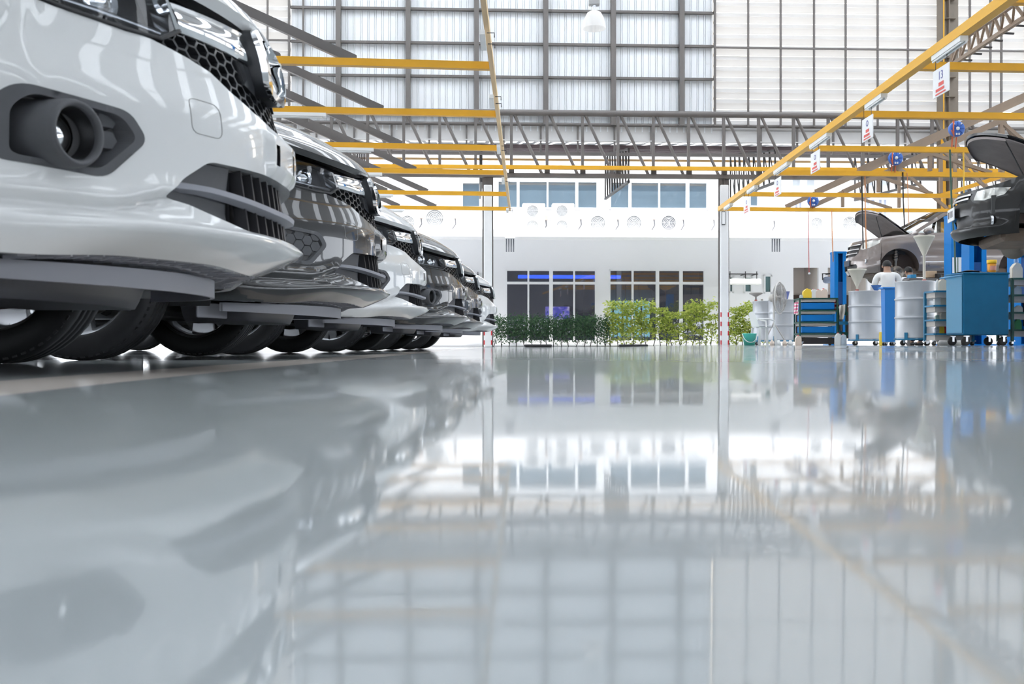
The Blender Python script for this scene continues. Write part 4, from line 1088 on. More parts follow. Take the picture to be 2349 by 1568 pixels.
    # ---- head lamps
    for e in (-1, 1):
        hp = [(.392, .852), (.372, .782), (.425, .748), (.50, .746), (.60, .756), (.70, .777), (.775, .803)]
        hA = poly_v(sh, hp) + [(pl.a_of_u(-.60), .838), (pl.a_of_u(-.82), .935), (pl.a_of_u(-.74), .955), (aS, .948)] + poly_v(sh, [(.74, .912), (.62, .884), (.50, .868)])
        hA = [(e*a, z) for a, z in hA]
        hA = hA if e > 0 else hA[::-1]
        m = MB(); patch(m, lambda a, z: sh.map(a, z, -.004), hA, [], .03); lens = m.build('headlamp', LAMPG, root)
        m = MB(); patch(m, lambda a, z: sh.map(a, z, -.07), hA, [], .05); flange(m, lambda a, z: sh.map(a, z, -.006), lambda a, z: sh.map(a, z, -.07), hA, .04); m.build('lamp_housing', LAMPD, lens)
        m = MB()
        for (v, zc_, r) in ((.50, .805, .036), (.60, .822, .038)):
            a = e*av(v); C = sh.map(a, zc_, -.045); R = Matrix.Rotation(e*.45, 4, 'Z')
            m.lathe([(0, .018), (r*.5, .014), (r*.86, .0), (r, -.004), (r*1.12, .01), (r*1.16, -.02)], C, 24, axis='x', M=R)
        m.build('projector', CHROME, lens)
        m = MB()
        for k in range(4):
            m.tube([sh.map(e*lerp(av(.66)+.02*k, pl.a_of_u(-.66)+.012*k, q/8), lerp(.80+.022*k, .855+.021*k, q/8), -.03) for q in range(9)], .006, 6)
        m.tube([sh.map(e*lerp(av(.405), av(.73), q/14), lerp(.765, .79, q/14), -.02) for q in range(15)], .008, 6)
        m.build('lamp_trim', SILVER, lens)
        m = MB(); L = hA
        m.tube([sh.map(a, z, .0) for a, z in resample(poly_v(sh, [(v*e, z) for v, z in hp[1:]]), .03, False)], .006, 5); m.build('lamp_seal', BLACK, root)
    # ---- fog housings
    for e in (-1, 1):
        fo = fR if e > 0 else fL
        fi = poly_v(sh, fogI); fi = fi if e > 0 else [(-a, z) for a, z in fi][::-1]
        m = MB()
        flange(m, lambda a, z: sh.map(a, z, .003), lambda a, z: sh.map(a, z, -.02), fo, .015)
        patch(m, lambda a, z: sh.map(a, z, .003), fo, [fi], .015)
        if fog_kind == 'tube':
            flange(m, lambda a, z: sh.map(a, z, .003), lambda a, z: sh.map(a, z, -.04), fi, .015)
            ca_, cr_ = e*av(.636), .066
            circ = [(ca_+e*.03+cr_*1.25*math.cos(q*math.pi/12), .490+cr_*math.sin(q*math.pi/12)) for q in range(24)]
            patch(m, lambda a, z: sh.map(a, z, -.04), fi, [circ], .02, 1)
            C = sh.map(e*av(.636), .490, -.004); R = Matrix.Rotation(e*.40, 4, 'Z')
            m.lathe([(.100, -.12), (.085, -.07), (.074, -.03), (.068, .030), (.064, .040), (.058, .040), (.053, .030), (.050, -.07)], C, 36, axis='x', M=R)
            hx = [(a, z) for a, z in poly_v(sh, [(v*e, z) for v, z in ((.50, .445), (.50, .56), (.585, .56), (.585, .425))])]
            mm = MB(); hexmesh(mm, lambda a, z, o: sh.map(a, z, o), fi, .0255, .0052, -.022, -.04, solid=True, aspect=1.15, skip=(ca_+e*.02, .490, .080))
            fg = m.build('fog_housing', [GREYP, BLACK], root)
            mm.build('honeycomb_insert', mat('insert_grey', (.055, .057, .065), .5), fg)
            m = MB(); m.lathe([(.0525, .025), (.0495, -.02), (.048, -.050), (0, -.055)], C, 28, axis='x', M=R); m.build('fog_throat', BLACK, fg)
            m = MB(); m.lathe([(0, -.006), (.022, -.010), (.040, -.022), (.0475, -.040)], C, 28, axis='x', M=R); m.build('fog_lamp', CHROME, fg)
        else:
            flange(m, lambda a, z: sh.map(a, z, .003), lambda a, z: sh.map(a, z, -.012), fi, .015)
            patch(m, lambda a, z: sh.map(a, z, -.012), fi, [], .02, 1)
            fg = m.build('fog_housing', [GREYP, BLACK], root)
            mm = MB(); hexmesh(mm, lambda a, z, o: sh.map(a, z, o), fi, .026, .0025, -.002, -.012, solid=True, aspect=1.15)
            mm.build('honeycomb_insert', mat('insert_grey', (.055, .057, .065), .5), fg)
    # ---- underside: vented tray, air deflectors, splash shields
    m = MB()
    def tray(p, q):
        a = lerp(-av(.70), av(.70), p); B = fmap(a, zbot); k = abs(B.y)/.70; return B + Vector((-.015 - (.36-.1*k)*q, -B.y*.08*q, .012 - .01*q))
    m.grid(tray, 40, 8); m.build('undertray', BLACK, root)
    m = MB(); m.tube([fmap(lerp(-av(.62), av(.62), q/40), zbot) + Vector((-.10, 0, .001)) for q in range(41)], .005, 5)
    for k in range(26):
        a = lerp(-av(.6), av(.6), k/25); B = fmap(a, zbot)
        m.beam(B + Vector((-.01, -B.y*.02, .002)), B + Vector((-.16, -B.y*.05, -.002)), .008, .008)
        for q in range(2): m.beam(B + Vector((-.03-.05*q, -B.y*.03, .001)), B + Vector((-.06-.05*q, -B.y*.03+.03, .0)), .008, .008)
    m.build('tray_ribs', LGREYP, root)
    m = MB()
    def defl(p, q):
        a = lerp(-av(.74), av(.74), p); B = sh.map(a, .26); k = abs(B.y)/.74; return Vector((B.x - .235 + .03*k, B.y*.93, lerp(.245, .196 + .012*k*k, q)))
    m.grid(defl, 50, 3); m.grid(lambda p, q: defl(p, 1) + Vector((-.012*q, 0, .0)), 50, 1); m.grid(lambda p, q: defl(p, 1-q) + Vector((-.012, 0, .0)), 50, 2)
    m.build('air_deflector', LGREYP, root)
    m = MB()
    def belly(p, q):
        k = q*2-1; u = lerp(-.46, -.84, p) - .08*k*k*(1-p); v = .47*k
        e = min(1, (1-abs(k))/.16); f = min(1, p/.10); return Vector((u, v, .236 - .066*math.sin(math.pi/2*min(e, 1))*math.sin(math.pi/2*f)))
    m.grid(belly, 24, 40); m.build('belly_pan', mat('shield_grey', (.13, .13, .145), .45), root)
    for e in (-1, 1):
        MB().box((-.66, e*.60, .213), (.012, .26, .065), M=Matrix.Rotation(e*.2, 4, 'Z'), bev=.004).build('tyre_deflector', LGREYP, root)
    m = MB(); m.box((-2.3, 0, .25), (2.9, 1.3, .08)); m.box((-3.9, 0, .30), (.9, 1.2, .12)); m.tube([(-1.14, -.55, .22), (-1.14, .55, .22)], .03, 8); m.tube([(-1.7, .3, .2), (-3.6, .35, .2), (-4.3, .45, .26)], .035, 8)
    m.build('underbody', BLACK, root)
    # ---- body
    body_shell(root, sh, P, pl.a_of_u(-.60), [(-1.14, .385), (-3.75, .385)], .225, cap_on=True)
    rise = pchip([(0, 0), (.012, .02), (.05, .058), (.12, .105), (.22, .165), (.36, .225), (.55, .268), (.9, .315), (1.25, .34)])
    hood_mesh(root, P, lambda v: -.052-.70*v*v, lambda v: .888 + .012*abs(v/.8) + .075*abs(v/.8)**3, rise, -1.27, .805)
    greenhouse(root, sh, None, dict(cowl=-1.22, roof0=-2.05, roof1=-3.95, end=-4.32, zr=1.60, vr=.60, zb0=1.075, zb1=1.13, vb=.815, bp=-2.4, bp2=-3.35, cz=.12), P)
    m = MB()
    for e in (-1, 1):
        o = MB().lathe([(0, -.12), (.06, -.11), (.095, -.05), (.10, .03), (.08, .08), (0, .10)], (-1.55, e*1.0, 1.13), 16, axis='y', M=Matrix.Diagonal((1.0, 1.0, .72, 1))).build('mirror', P, root)
        MB().beam((-1.58, e*.83, 1.10), (-1.56, e*.93, 1.12), .05, .04).build('mirror_arm', BLACK, o)
    for e in (-1, 1):
        m = MB(); b0 = pl.a_of_u(-4.30)
        patch(m, lambda a, z: sh.map(a, z, .004), [(e*pl.a_of_u(-4.10), .95), (e*pl.a_of_u(-4.42), .93), (e*pl.a_of_u(-4.42), .80), (e*pl.a_of_u(-4.25), .82)][::e], [], .05); m.build('tail_lamp', mat('tail_red', (.35, .01, .01), .1, coat=1), root)
    for u in (-1.14, -3.75):
        for e in (-1, 1): tyre(root, (u, e*.765, .335), .335, .215, .232, True, side=e)
    return root
car_a = crossover('tube'); car_b = crossover('plain')
NOSE = -.61
CARS = [(NOSE, 2.65, car_a, 'w', 'nearest white crossover with round fog lamp, first of the parked row'),
        (NOSE-.035, 4.93, car_b, 'b', 'glossy black crossover parked right behind the nearest white car'),
        (NOSE-.03, 7.21, car_b, 'w', 'white crossover parked third in the row, behind the first black car'),
        (NOSE+.16, 9.49, car_a, 'b', 'black crossover with round fog lamp, fourth in the parked row'),
        (NOSE+.24, 11.77, car_b, 'b', 'black crossover, fifth in the row and last of the black ones'),
        (NOSE+.38, 14.05, car_b, 'w', 'farthest white crossover closing the parked row by the left column')]
used = set()
for (X, Y, src, col, lab) in CARS:
    sw_ = {'white_car_paint': PAINT_B} if col == 'b' else None
    o = copy_tree(src, None, sw_)
    o.location = (X, Y, 0); o['label'] = lab; o['category'] = 'car'; o['group'] = 'crossovers parked in a row'
def remove_tree(o):
    for c in list(o.children): remove_tree(c)
    bpy.data.objects.remove(o)
remove_tree(car_a); remove_tree(car_b)
# ================================================================ the service bay on the right
def fz(x, y): return floor_z(x, y)
def spot(x, d):
    X = Xat(x, d); return Vector((X, d, fz(X, d)))
DRUMG = mat('grey_drum_paint', (.50, .51, .53), .38, metal=.25, noise_amt=.06, noise_scale=5)
TEAL = mat('teal_blue_paint', (.012, .17, .32), .4, noise_amt=.12, noise_scale=6); GREEN = mat('dark_green_frame', (.012, .075, .055), .45)
BEIGE = mat('beige_tray', (.50, .46, .42), .6, noise_amt=.06); CARTB = mat('cobalt_bin', (.0, .19, .58), .5, spec=.3)
TEALC = mat('tool_cart_teal', (.0, .115, .24), .5, spec=.3, noise_amt=.12, noise_scale=7)
FROST = mat('frosted_plastic', (.66, .62, .52), .35); WPL = mat('white_plastic', (.80, .80, .78), .35); YPL = mat('yellow_plastic', (.85, .60, .05), .3)
CAST = mat('castor_rubber', (.03, .027, .025), .6); RPL = mat('red_plastic', (.65, .03, .03), .35)
# ---- lift posts
def lift_post(x, d, w, ytop, label, arms=True, dep=.34, sgn=1):
    p = spot(x, d); h = Zat(ytop, d) - p.z; t = thing('lift_post', label, 'lift', p, 'blue two-post lifts')
    m = MB(); m.box(p+Vector((0, dep/2-.01, h/2)), (w, .025, h)); m.box(p+Vector((-w/2+.012, 0, h/2)), (.03, dep, h)); m.box(p+Vector((w/2-.012, 0, h/2)), (.03, dep, h))
    for e in (-1, 1): m.box(p+Vector((e*(w/2-.045), -dep/2+.012, h/2)), (.09, .025, h))
    m.box(p+Vector((0, 0, h)), (w+.02, dep+.02, .05)); m.build('column', BLUEP, t)
    MB().box(p+Vector((0, .0, .012)), (w+.3, dep+.25, .024)).build('base_plate', BLUEP, t)
    MB().box(p+Vector((0, -.03, 1.25)), (w-.07, dep-.1, .75), bev=.02).build('carriage', mat('dark_blue_paint', (.006, .06, .22), .45), t)
    MB().tube([p+Vector((.02, -.12, .35)), p+Vector((.02, -.13, .8)), p+Vector((.03, -.11, 1.05))], .05, 10).build('hose', mat('hose_black', (.02, .02, .02), .5), t)
    if arms:
        for e in (-1, 1): MB().beam(p+Vector((0, sgn*.05, 1.33)), p+Vector((e*.5, sgn*(.75), 1.33)), .14, .11).build('arm', BLUEP, t)
    return t
lift_post(1923, 25.6, .30, 580, 'slim blue lift post standing alone near the far end of the hall', arms=False)
p2 = lift_post(2198, 20.6, .43, 497, 'widest blue lift post carrying a white notice, beside the silver car door', sgn=1)
lift_post(2234, 19.6, .33, 545, 'darker blue lift post below the nose of the raised black car', arms=False)
lift_post(2343, 18.5, .36, 540, 'blue lift post at the very edge of the picture behind the white jug', arms=False)
c = W(2197, 608, 20.36); t = thing('notice_sheet', 'white paper notice stuck on the widest blue lift post', 'notice', c)
MB().box(c, (.22, .006, .32)).build('sheet', SIGNW, t); MB().box(c+Vector((0, -.004, 0)), (.02, .003, .32)).build('fold_line', mat('fold_green', (.12, .2, .13), .6), t)
# ---- cars on the lifts
def raised_car(kind, paint, label, loc, rz, S):
    root = thing(kind, label, 'car', (0, 0, 0)); pl = S['plan']; sh = S['shape']; av = pl.a_of_v; zt = S['ztop']; aK = pl.a_of_u(S['seam'])
    bl_ = S['belt']; zb = S['zb']
    mk = lambda P: [(-a, z) for a, z in poly_v(sh, P)[::-1]]
    outer = [(a, bl_(abs(a))) for a in frange(aK, -aK, 50)] + [(-aK, zb)] + [(a, zb-.0) for a in frange(-aK, aK, 30)][1:]
    low = poly_v(sh, S['low']); gr = poly_v(sh, S['grille']); lam = [poly_v(sh, S['lamp']), [(-a, z) for a, z in poly_v(sh, S['lamp'])][::-1]]
    m = MB(); patch(m, lambda a, z: sh.map(a, z), outer, [low, gr] + lam, .035)
    for P in (low, gr): flange(m, lambda a, z: sh.map(a, z), lambda a, z: sh.map(a, z, -.05), P, .03)
    m.build('front_bumper', paint, root)
    m = MB(); patch(m, lambda a, z: sh.map(a, z, -.05), low, [], .05); m.build('lower_grille', BLACK, root)
    m = MB(); patch(m, lambda a, z: sh.map(a, z, -.045), gr, [], .05); m.build('grille', BLACK, root)
    for (z, v) in S['bars']:
        m = MB(); m.tube([sh.map(lerp(-av(v), av(v), q/20), z + S.get('barbow', 0)*abs(q/10-1)**2, .0) for q in range(21)], .014, 6); m.build('grille_bar', CHROME, root)
    for P in lam:
        m = MB(); patch(m, lambda a, z: sh.map(a, z, .004), P, [], .05); L = m.build('headlamp', mat('pale_lamp', (.70, .69, .64), .12, coat=1), root)
        m = MB(); cx = sum(p[0] for p in P)/len(P); cz = sum(p[1] for p in P)/len(P)
        for k in (-.06, .07): m.lathe([(0, .0), (.035, .004), (.045, .012)], sh.map(cx+k, cz, .006), 14, axis='x')
        m.build('reflector', CHROME, L)
    for e in (-1, 1):
        m = MB(); m.lathe([(0, .0), (.04, .004), (.05, .014), (.056, -.01)], sh.map(e*av(.62), S['fogz'], .0), 16, axis='x'); m.build('fog_lamp', SILVER, root)
    if S.get('plate'):
        m = MB(); C = sh.map(0, S['plate'], .02); m.box(C, (.012, .34, .15), bev=.004); q = m.build('licence_plate', SIGNW, root)
        for k in range(4): MB().box(C+Vector((.008, -.10+.066*k, .005)), (.003, .012 if k % 2 else .035, .075)).build('plate_character', mat('plate_ink', (.06, .05, .06), .5), q)
    else:
        m = MB(); m.box(sh.map(0, .50, -.0), (.03, .34, .13), bev=.004); m.build('plate_holder', mat('plate_dark', (.04, .05, .07), .3), root)
    body_shell(root, sh, paint, aK, [(S['fx'], S['ar']), (S['rx'], S['ar'])], S['sill'], liner=mat('brown_liner', (.07, .05, .042), .8))
    greenhouse(root, sh, None, S['gh'], paint, mat('raised_car_glass', (.03, .03, .03), .03, coat=.5) if kind == 'saloon_car' else mat_glass('clear_car_glass', (.75, .78, .78), (.08, .08, .08), .85, .01))
    # open bonnet
    uc, zc, ang = S['hinge']; M = Matrix.Translation((uc, 0, zc)) @ Matrix.Rotation(-ang, 4, 'Y') @ Matrix.Translation((-uc, 0, -zc))
    rise = pchip(S['rise'])
    b = hood_mesh(root, paint, S['uf'], S['zf'], rise, uc, S['hv'], name='bonnet', M=M, n=20)
    M2 = M @ Matrix.Translation((-.01, 0, -.03)); hood_mesh(b, mat('bonnet_lining', S['lining'], .7, noise_amt=.25, noise_scale=6), lambda v: S['uf'](v)-.03, S['zf'], rise, uc, S['hv']-.04, name='bonnet_lining', M=M2, n=16)
    m = MB(); m.tube([(S['seam']-.15, .55, zt), M @ Vector((S['seam']+.1, .5, zt))], .008, 6); m.build('bonnet_prop', BLACK, root)
    m = MB(); m.box((uc/2-.1, 0, zt-.22), (abs(uc)-.35, 1.3, .2)); m.box((uc*.45, -.1, zt-.09), (.5, .55, .14), bev=.03); m.box((uc*.6, .45, zt-.1), (.3, .25, .16), bev=.02); m.box((uc*.35, .42, zt-.1), (.22, .2, .12), bev=.02)
    m.build('engine', mat('engine_grey', (.05, .05, .05), .6), root)
    for e in (-1, 1):
        o = MB().lathe([(0, -.11), (.06, -.10), (.09, -.04), (.095, .04), (.07, .08), (0, .1)], (uc-.30, e*1.0, S['mz']), 16, axis='y', M=Matrix.Diagonal((1.1, 1.0, .75, 1))).build('mirror', paint, root)
        MB().beam((uc-.32, e*.84, S['mz']-.04), (uc-.31, e*.94, S['mz']-.03), .05, .04).build('mirror_arm', BLACK, o)
        m = MB(); m.beam((S['fx']-.5, e*(.905), S['trimz']), (S['rx']+.5, e*.905, S['trimz']), .03, .02); m.build('side_moulding', SILVER if kind != 'saloon_car' else BLACK, root)
        for u in (uc-.35, uc-1.25, uc-2.1):
            m = MB(); m.beam((u, e*.902, S['sill']+.1), (u, e*.893, bl_(pl.a_of_u(u))-.12), .008, .006); m.build('door_seam', BLACK, root)
        for u in (uc-1.1, uc-2.0):
            m = MB(); m.box((u, e*.905, bl_(pl.a_of_u(u))-.18), (.2, .03, .03), bev=.01); m.build('door_handle', paint, root)
        for ux in (S['fx'], S['rx']):     # bare hub, disc and strut where the wheel is off
            zc_ = S['hubz']; hub = bpy.data.objects.new('hub', None); COL.objects.link(hub); hub.parent = root; hub.location = (ux, e*.72, zc_)
            R_ = Matrix.Diagonal((1, e, 1, 1))
            MB().lathe([(0, .07), (.035, .07), (.04, .04), (.075, .035), (.08, .0), (.15, .0), (.155, -.004), (.155, -.028), (.08, -.03), (.07, -.12), (0, -.12)], (ux, e*.72, zc_), 28, axis='y', M=R_).build('brake_disc', DISC, hub)
            m = MB()
            for k in range(5): m.tube([(ux+.055*math.cos(k*1.257), e*.75, zc_+.055*math.sin(k*1.257)), (ux+.055*math.cos(k*1.257), e*.80, zc_+.055*math.sin(k*1.257))], .008, 6)
            m.build('wheel_stud', SILVER, hub)
            MB().box((ux+.13, e*.72, zc_+.04), (.09, .1, .17), bev=.02).build('caliper', DISC, hub)
            MB().tube([(ux, e*.66, zc_+.04), (ux-.01, e*.64, zc_+.26), (ux-.01, e*.63, zc_+.30), (ux-.01, e*.62, zc_+.62)], [.025, .028, .055, .045], 10).build('strut', DISC, hub)
            m = MB(); m.tube([(ux-.01+.06*math.cos(q*.9), e*.63+.06*math.sin(q*.9), zc_+.32+q*.008) for q in range(36)], .009, 6); m.build('spring', mat('spring_black', (.05, .05, .05), .5), hub)
    m = MB(); m.box((-2.3, 0, S['sill']+.02), (2.8, 1.4, .1)); m.box((-.75, 0, S['sill']-.0), (.7, 1.1, .14), bev=.04); m.tube([(-.95, -.5, S['sill']-.06), (-1.15, 0, S['sill']-.02), (-.95, .5, S['sill']-.06)], .05, 8)
    m.tube([(-1.5, .25, S['sill']-.02), (-3.6, .3, S['sill']), (-4.2, .45, S['sill']+.08)], .04, 8)
    m.build('underbody', mat('dirty_underbody', (.16, .115, .085), .7, noise_amt=.4, noise_scale=6), root)
    m = MB()
    for e in (-1, 1): m.box((-4.38, e*.68, .85), (.08, .26, .2), bev=.02)
    m.build('tail_lamp', MATS['tail_red'], root)
    root.location = loc; root.rotation_euler = (0, 0, rz)
    return root
def pad_top(*P): return list(P)
# silver-bronze off-roader
PL2 = Plan([(-.33, .74), (-.46, .82), (-.62, .865), (-.80, .885), (-1.3, .90), (-2.3, .905), (-3.3, .90), (-3.9, .885), (-4.2, .84), (-4.38, .74), (-4.45, .5), (-4.47, 0)], .5, .66)
bl2 = pchip([(0, .98), (PL2.a_of_v(.3), .985), (PL2.a_of_v(.6), 1.0), (PL2.a_of_u(-.5), 1.03), (PL2.a_of_u(-1.2), 1.09), (PL2.a_of_u(-2.5), 1.13), (PL2.a_of_u(-3.9), 1.17), (PL2.L, 1.02)])
SH2 = CarShape(PL2, [(.2, -.12), (.28, -.04), (.38, 0), (.52, 0), (.60, -.02), (.75, -.045), (.9, -.08), (1.0, -.14)], [(-.9, 0), (-.5, .0), (-.2, -.01), (-.06, -.04), (0, -.08)], [(.2, -.02), (.35, 0), (.8, 0), (1.0, -.05), (1.2, -.1)], a1u=-.25, a2u=-.62, belt=bl2, sill=.25)
suv = dict(plan=PL2, shape=SH2, ztop=.98, seam=-.46, belt=bl2, zb=.24, low=[(-.42, .40), (-.38, .46), (.38, .46), (.42, .40), (.38, .33), (-.38, .33)],
           grille=[(-.44, .92), (-.40, .70), (-.30, .64), (.30, .64), (.40, .70), (.44, .92)], bars=[(.90, .42), (.80, .40), (.71, .38)],
           lamp=[(.47, .93), (.45, .79), (.52, .77), (.66, .80), (.80, .90), (.80, .97), (.62, .96)], fogz=.50, fx=-.86, rx=-3.48, ar=.43, sill=.27,
           gh=dict(cowl=-1.10, roof0=-1.95, roof1=-3.85, end=-4.28, zr=1.66, vr=.64, zb0=1.09, zb1=1.14, vb=.83, bp=-2.25, bp2=-3.15, cz=.1),
           hinge=(-1.15, 1.08, .70), uf=lambda v: -.06-.42*v*v, zf=lambda v: .985+.03*abs(v), rise=[(0, 0), (.03, .03), (.2, .08), (.6, .14), (1.1, .17)], hv=.76, lining=(.30, .26, .25), mz=1.14, trimz=.47, hubz=.24)
LX = Xat(1945, 22.8)
raised_car('offroader_car', PAINT_G, 'bronze grey off-roader raised on the lift with open bonnet and no front wheel', (LX, 22.85, 1.42), math.pi, suv)
# black saloon
PL3 = Plan([(-.40, .72), (-.52, .80), (-.66, .84), (-.85, .86), (-1.3, .875), (-2.3, .88), (-3.3, .875), (-3.9, .86), (-4.2, .82), (-4.40, .72), (-4.48, .5), (-4.5, 0)], .68, .62)
bl3 = pchip([(0, .70), (PL3.a_of_v(.3), .705), (PL3.a_of_v(.55), .72), (PL3.a_of_u(-.45), .77), (PL3.a_of_u(-1.2), .90), (PL3.a_of_u(-2.5), .95), (PL3.a_of_u(-3.9), 1.0), (PL3.L, .92)])
SH3 = CarShape(PL3, [(.16, -.10), (.21, -.02), (.25, 0), (.27, .008), (.30, -.012), (.33, -.02), (.45, -.008), (.52, -.01), (.60, -.03), (.70, -.07), (.8, -.12)], [(-.9, 0), (-.5, 0), (-.2, -.01), (-.06, -.03), (0, -.06)], [(.2, -.02), (.35, 0), (.8, 0), (1.0, -.05), (1.2, -.1)], a1u=-.25, a2u=-.6, belt=bl3, sill=.2)
sal = dict(plan=PL3, shape=SH3, ztop=.72, seam=-.52, belt=bl3, zb=.17, low=[(-.40, .29), (-.43, .37), (-.36, .42), (.36, .42), (.43, .37), (.40, .29)], plate=.47,
           grille=[(-.36, .66), (-.33, .57), (.33, .57), (.36, .66)], bars=[(.655, .35), (.61, .34)],
           lamp=[(.42, .68), (.42, .58), (.55, .56), (.70, .60), (.735, .67), (.60, .69)], fogz=.33, fx=-.84, rx=-3.6, ar=.36, sill=.18,
           gh=dict(cowl=-1.30, roof0=-2.2, roof1=-3.5, end=-4.1, zr=1.42, vr=.58, zb0=.92, zb1=.97, vb=.80, bp=-2.5, bp2=-3.2, cz=.08),
           hinge=(-1.30, .92, .56), uf=lambda v: -.09-.60*v*v, zf=lambda v: .705+.03*abs(v), rise=[(0, 0), (.03, .025), (.2, .09), (.6, .17), (1.25, .23)], hv=.70, lining=(.22, .18, .15), mz=1.0, trimz=.40, hubz=.16)
SXX = Xat(2193, 11.5)
raised_car('saloon_car', mat('black_saloon_paint', (.008, .0075, .007), .35, coat=.35, coat_rough=.05, spec=.3), 'black saloon raised high at the picture edge with its bonnet open', (SXX, 11.6, 1.10), math.pi - .22, sal)
def bare_post(X, Y, label):
    z = fz(X, Y); t = thing('lift_post', label, 'lift', (X, Y, z), 'blue two-post lifts'); s = 1 if Y < 11 else -1
    MB().box((X, Y, z+1.35), (.3, .3, 2.7), bev=.01).build('column', BLUEP, t)
    for e in (-1, 1): MB().beam((X, Y, 1.17), (X+e*.7, Y+s*1.55, 1.17), .12, .1).build('arm', BLUEP, t)
bare_post(SXX+2.4, 9.1, 'nearer lift post of the raised black saloon, just outside the picture')
bare_post(SXX+2.4, 14.0, 'farther lift post of the raised black saloon, just outside the picture')
# ---- oil drums on dollies
def castors(t, pts, r=.05):
    for (x, y, z) in pts:
        q = MB(); q.lathe([(0, -.018), (r*.6, -.02), (r, -.014), (r, .014), (r*.6, .02), (0, .02)], (x, y, z+r), 14, axis='y'); w_ = q.build('castor', CAST, t)
        q = MB(); q.box((x+.015, y, z+2*r+.008), (.06, .05, .016)); 
        for e in (-1, 1): q.box((x+.008, y+e*.026, z+r*1.5), (.03, .006, r*1.2))
        q.build('fork', SILVER, w_)
def drum(x, d, label, dolly=True, lift=.115, ytop=None):
    p = spot(x, d); t = thing('oil_drum', label, 'drum', p + Vector((0, 0, lift)), 'grey oil drums'); R_ = .292; h = .88
    c = p + Vector((0, 0, lift))
    prof = [(0, .012), (R_-.015, .012), (R_-.012, 0), (R_+.004, 0), (R_+.004, .014), (R_, .02)]
    for zz in (.315, .60): prof += [(R_, zz-.05), (R_, zz-.020), (R_+.002, zz-.016), (R_+.012, zz-.006), (R_+.012, zz+.006), (R_+.002, zz+.016), (R_, zz+.020), (R_, zz+.05)]
    prof += [(R_, h-.02), (R_+.004, h-.014), (R_+.004, h), (R_-.012, h), (R_-.015, h-.02), (0, h-.02)]
    MB().lathe(prof, c, 48).build('shell', DRUMG, t)
    m = MB(); m.lathe([(0, .012), (.03, .012), (.03, 0)], c+Vector((.18, 0, h-.02)), 12); m.build('bung', SILVER, t)
    k = thing('drum_dolly', 'blue castor dolly carrying the ' + label.split(',')[0].replace('grey drum ', 'drum '), 'dolly', p, 'drum dollies')
    m = MB(); m.tube([p+Vector((.30*math.cos(q*math.pi/12), .30*math.sin(q*math.pi/12), lift-.018)) for q in range(24)], .015, 6, closed=True)
    m.beam(p+Vector((-.29, 0, lift-.018)), p+Vector((.29, 0, lift-.018)), .04, .022); m.beam(p+Vector((0, -.29, lift-.018)), p+Vector((0, .29, lift-.018)), .04, .022)
    m.build('ring', TEAL, k)
    for a in (.7, 2.4, 3.9, 5.5):
        MB().box(p+Vector((.309*math.cos(a), .309*math.sin(a), lift+.03)), (.012, .05, .11), M=Matrix.Rotation(a, 4, 'Z')).build('tab', TEAL, k)
    castors(k, [p+Vector((.25*math.cos(a), .25*math.sin(a), 0)) for a in (.4, 1.97, 3.54, 5.11)], .04)
    return c + Vector((0, 0, h-.02))
dA = drum(1757, 22.5, 'grey drum farthest left, half hidden behind the white plastic chair')
dB = drum(1794, 21.8, 'grey drum standing behind the pedestal fan')
dC = drum(1985, 18.3, 'grey drum with the small funnel, in front of the mechanic in white')
dD = drum(2099, 15.5, 'grey drum with the tall funnel on it, nearest and largest of the four')
# ---- funnels
def funnel(base, x, d, rtop, ztop, zneck, label, m_=FROST, rn=.02):
    p = Vector((Xat(x, d), d, base)); t = thing('funnel', label, 'funnel', p, 'funnels on the drums')
    MB().lathe([(rn, 0), (rn, zneck), (rtop*.94, ztop-.03), (rtop, ztop-.028), (rtop, ztop), (rtop-.012, ztop), (rtop*.92, ztop-.03), (rn-.004, zneck+.005)], p, 32).build('cone', m_, t)
    MB().lathe([(rn+.012, 0), (rn+.012, .05), (rn, .055)], p, 14).build('collar', mat('dull_red', (.4, .08, .06), .5), t)
funnel(dC.z, 1966, 18.3, .165, Zat(617, 18.3)-dC.z, .1, 'translucent funnel standing on the drum before the mechanic', FROST)
funnel(dD.z, 2120, 15.5, .155, Zat(541, 15.5)-dD.z, .42, 'tall long-necked funnel standing on the largest grey drum', FROST)
funnel(dA.z, 1734, 22.5, .15, Zat(671, 22.5)-dA.z, .12, 'grey wide funnel on the drum farthest left', mat('smoky_plastic', (.36, .33, .30), .35))
p = Vector((Xat(1805, 21.8), 21.8, dB.z)); t = thing('funnel', 'small violet-blue funnel behind the pedestal fan', 'funnel', p, 'funnels on the drums')
MB().lathe([(.02, 0), (.02, .02), (.06, .2), (.07, .2), (.062, .2), (.016, .02)], p, 20).build('cone', mat('lilac_plastic', (.20, .24, .55), .35), t)
p = Vector((Xat(2010, 18.1), 18.1, dC.z)); t = thing('blue_funnel', 'blue folded funnel lying on the drum before the mechanic', 'funnel', p)
m = MB(); m.lathe([(.015, 0), (.09, .12), (.10, .12), (.02, 0)], p+Vector((0, 0, .0)), 4, smooth=False); m.build('cone', mat('mid_blue_plastic', (.05, .16, .45), .35), t)
MB().box(p+Vector((-.05, .02, .05)), (.1, .03, .1), bev=.01).build('paper_wad', WPL, t)
for i, (x, w_, h_, mm) in enumerate(((1748, .05, .07, 'smoky_plastic'), (1762, .09, .03, None))):
    c = Vector((Xat(x, 22.3), 22.3, dA.z)); o = MB().box(c+Vector((0, 0, h_/2)), (w_, .06, h_), bev=.012).build('small_tin', MATS['smoky_plastic'] if mm else WPL, None, loc=c); tag(o, ('dark' if mm else 'pale flat') + ' small tin on top of the drum farthest left', 'tin')
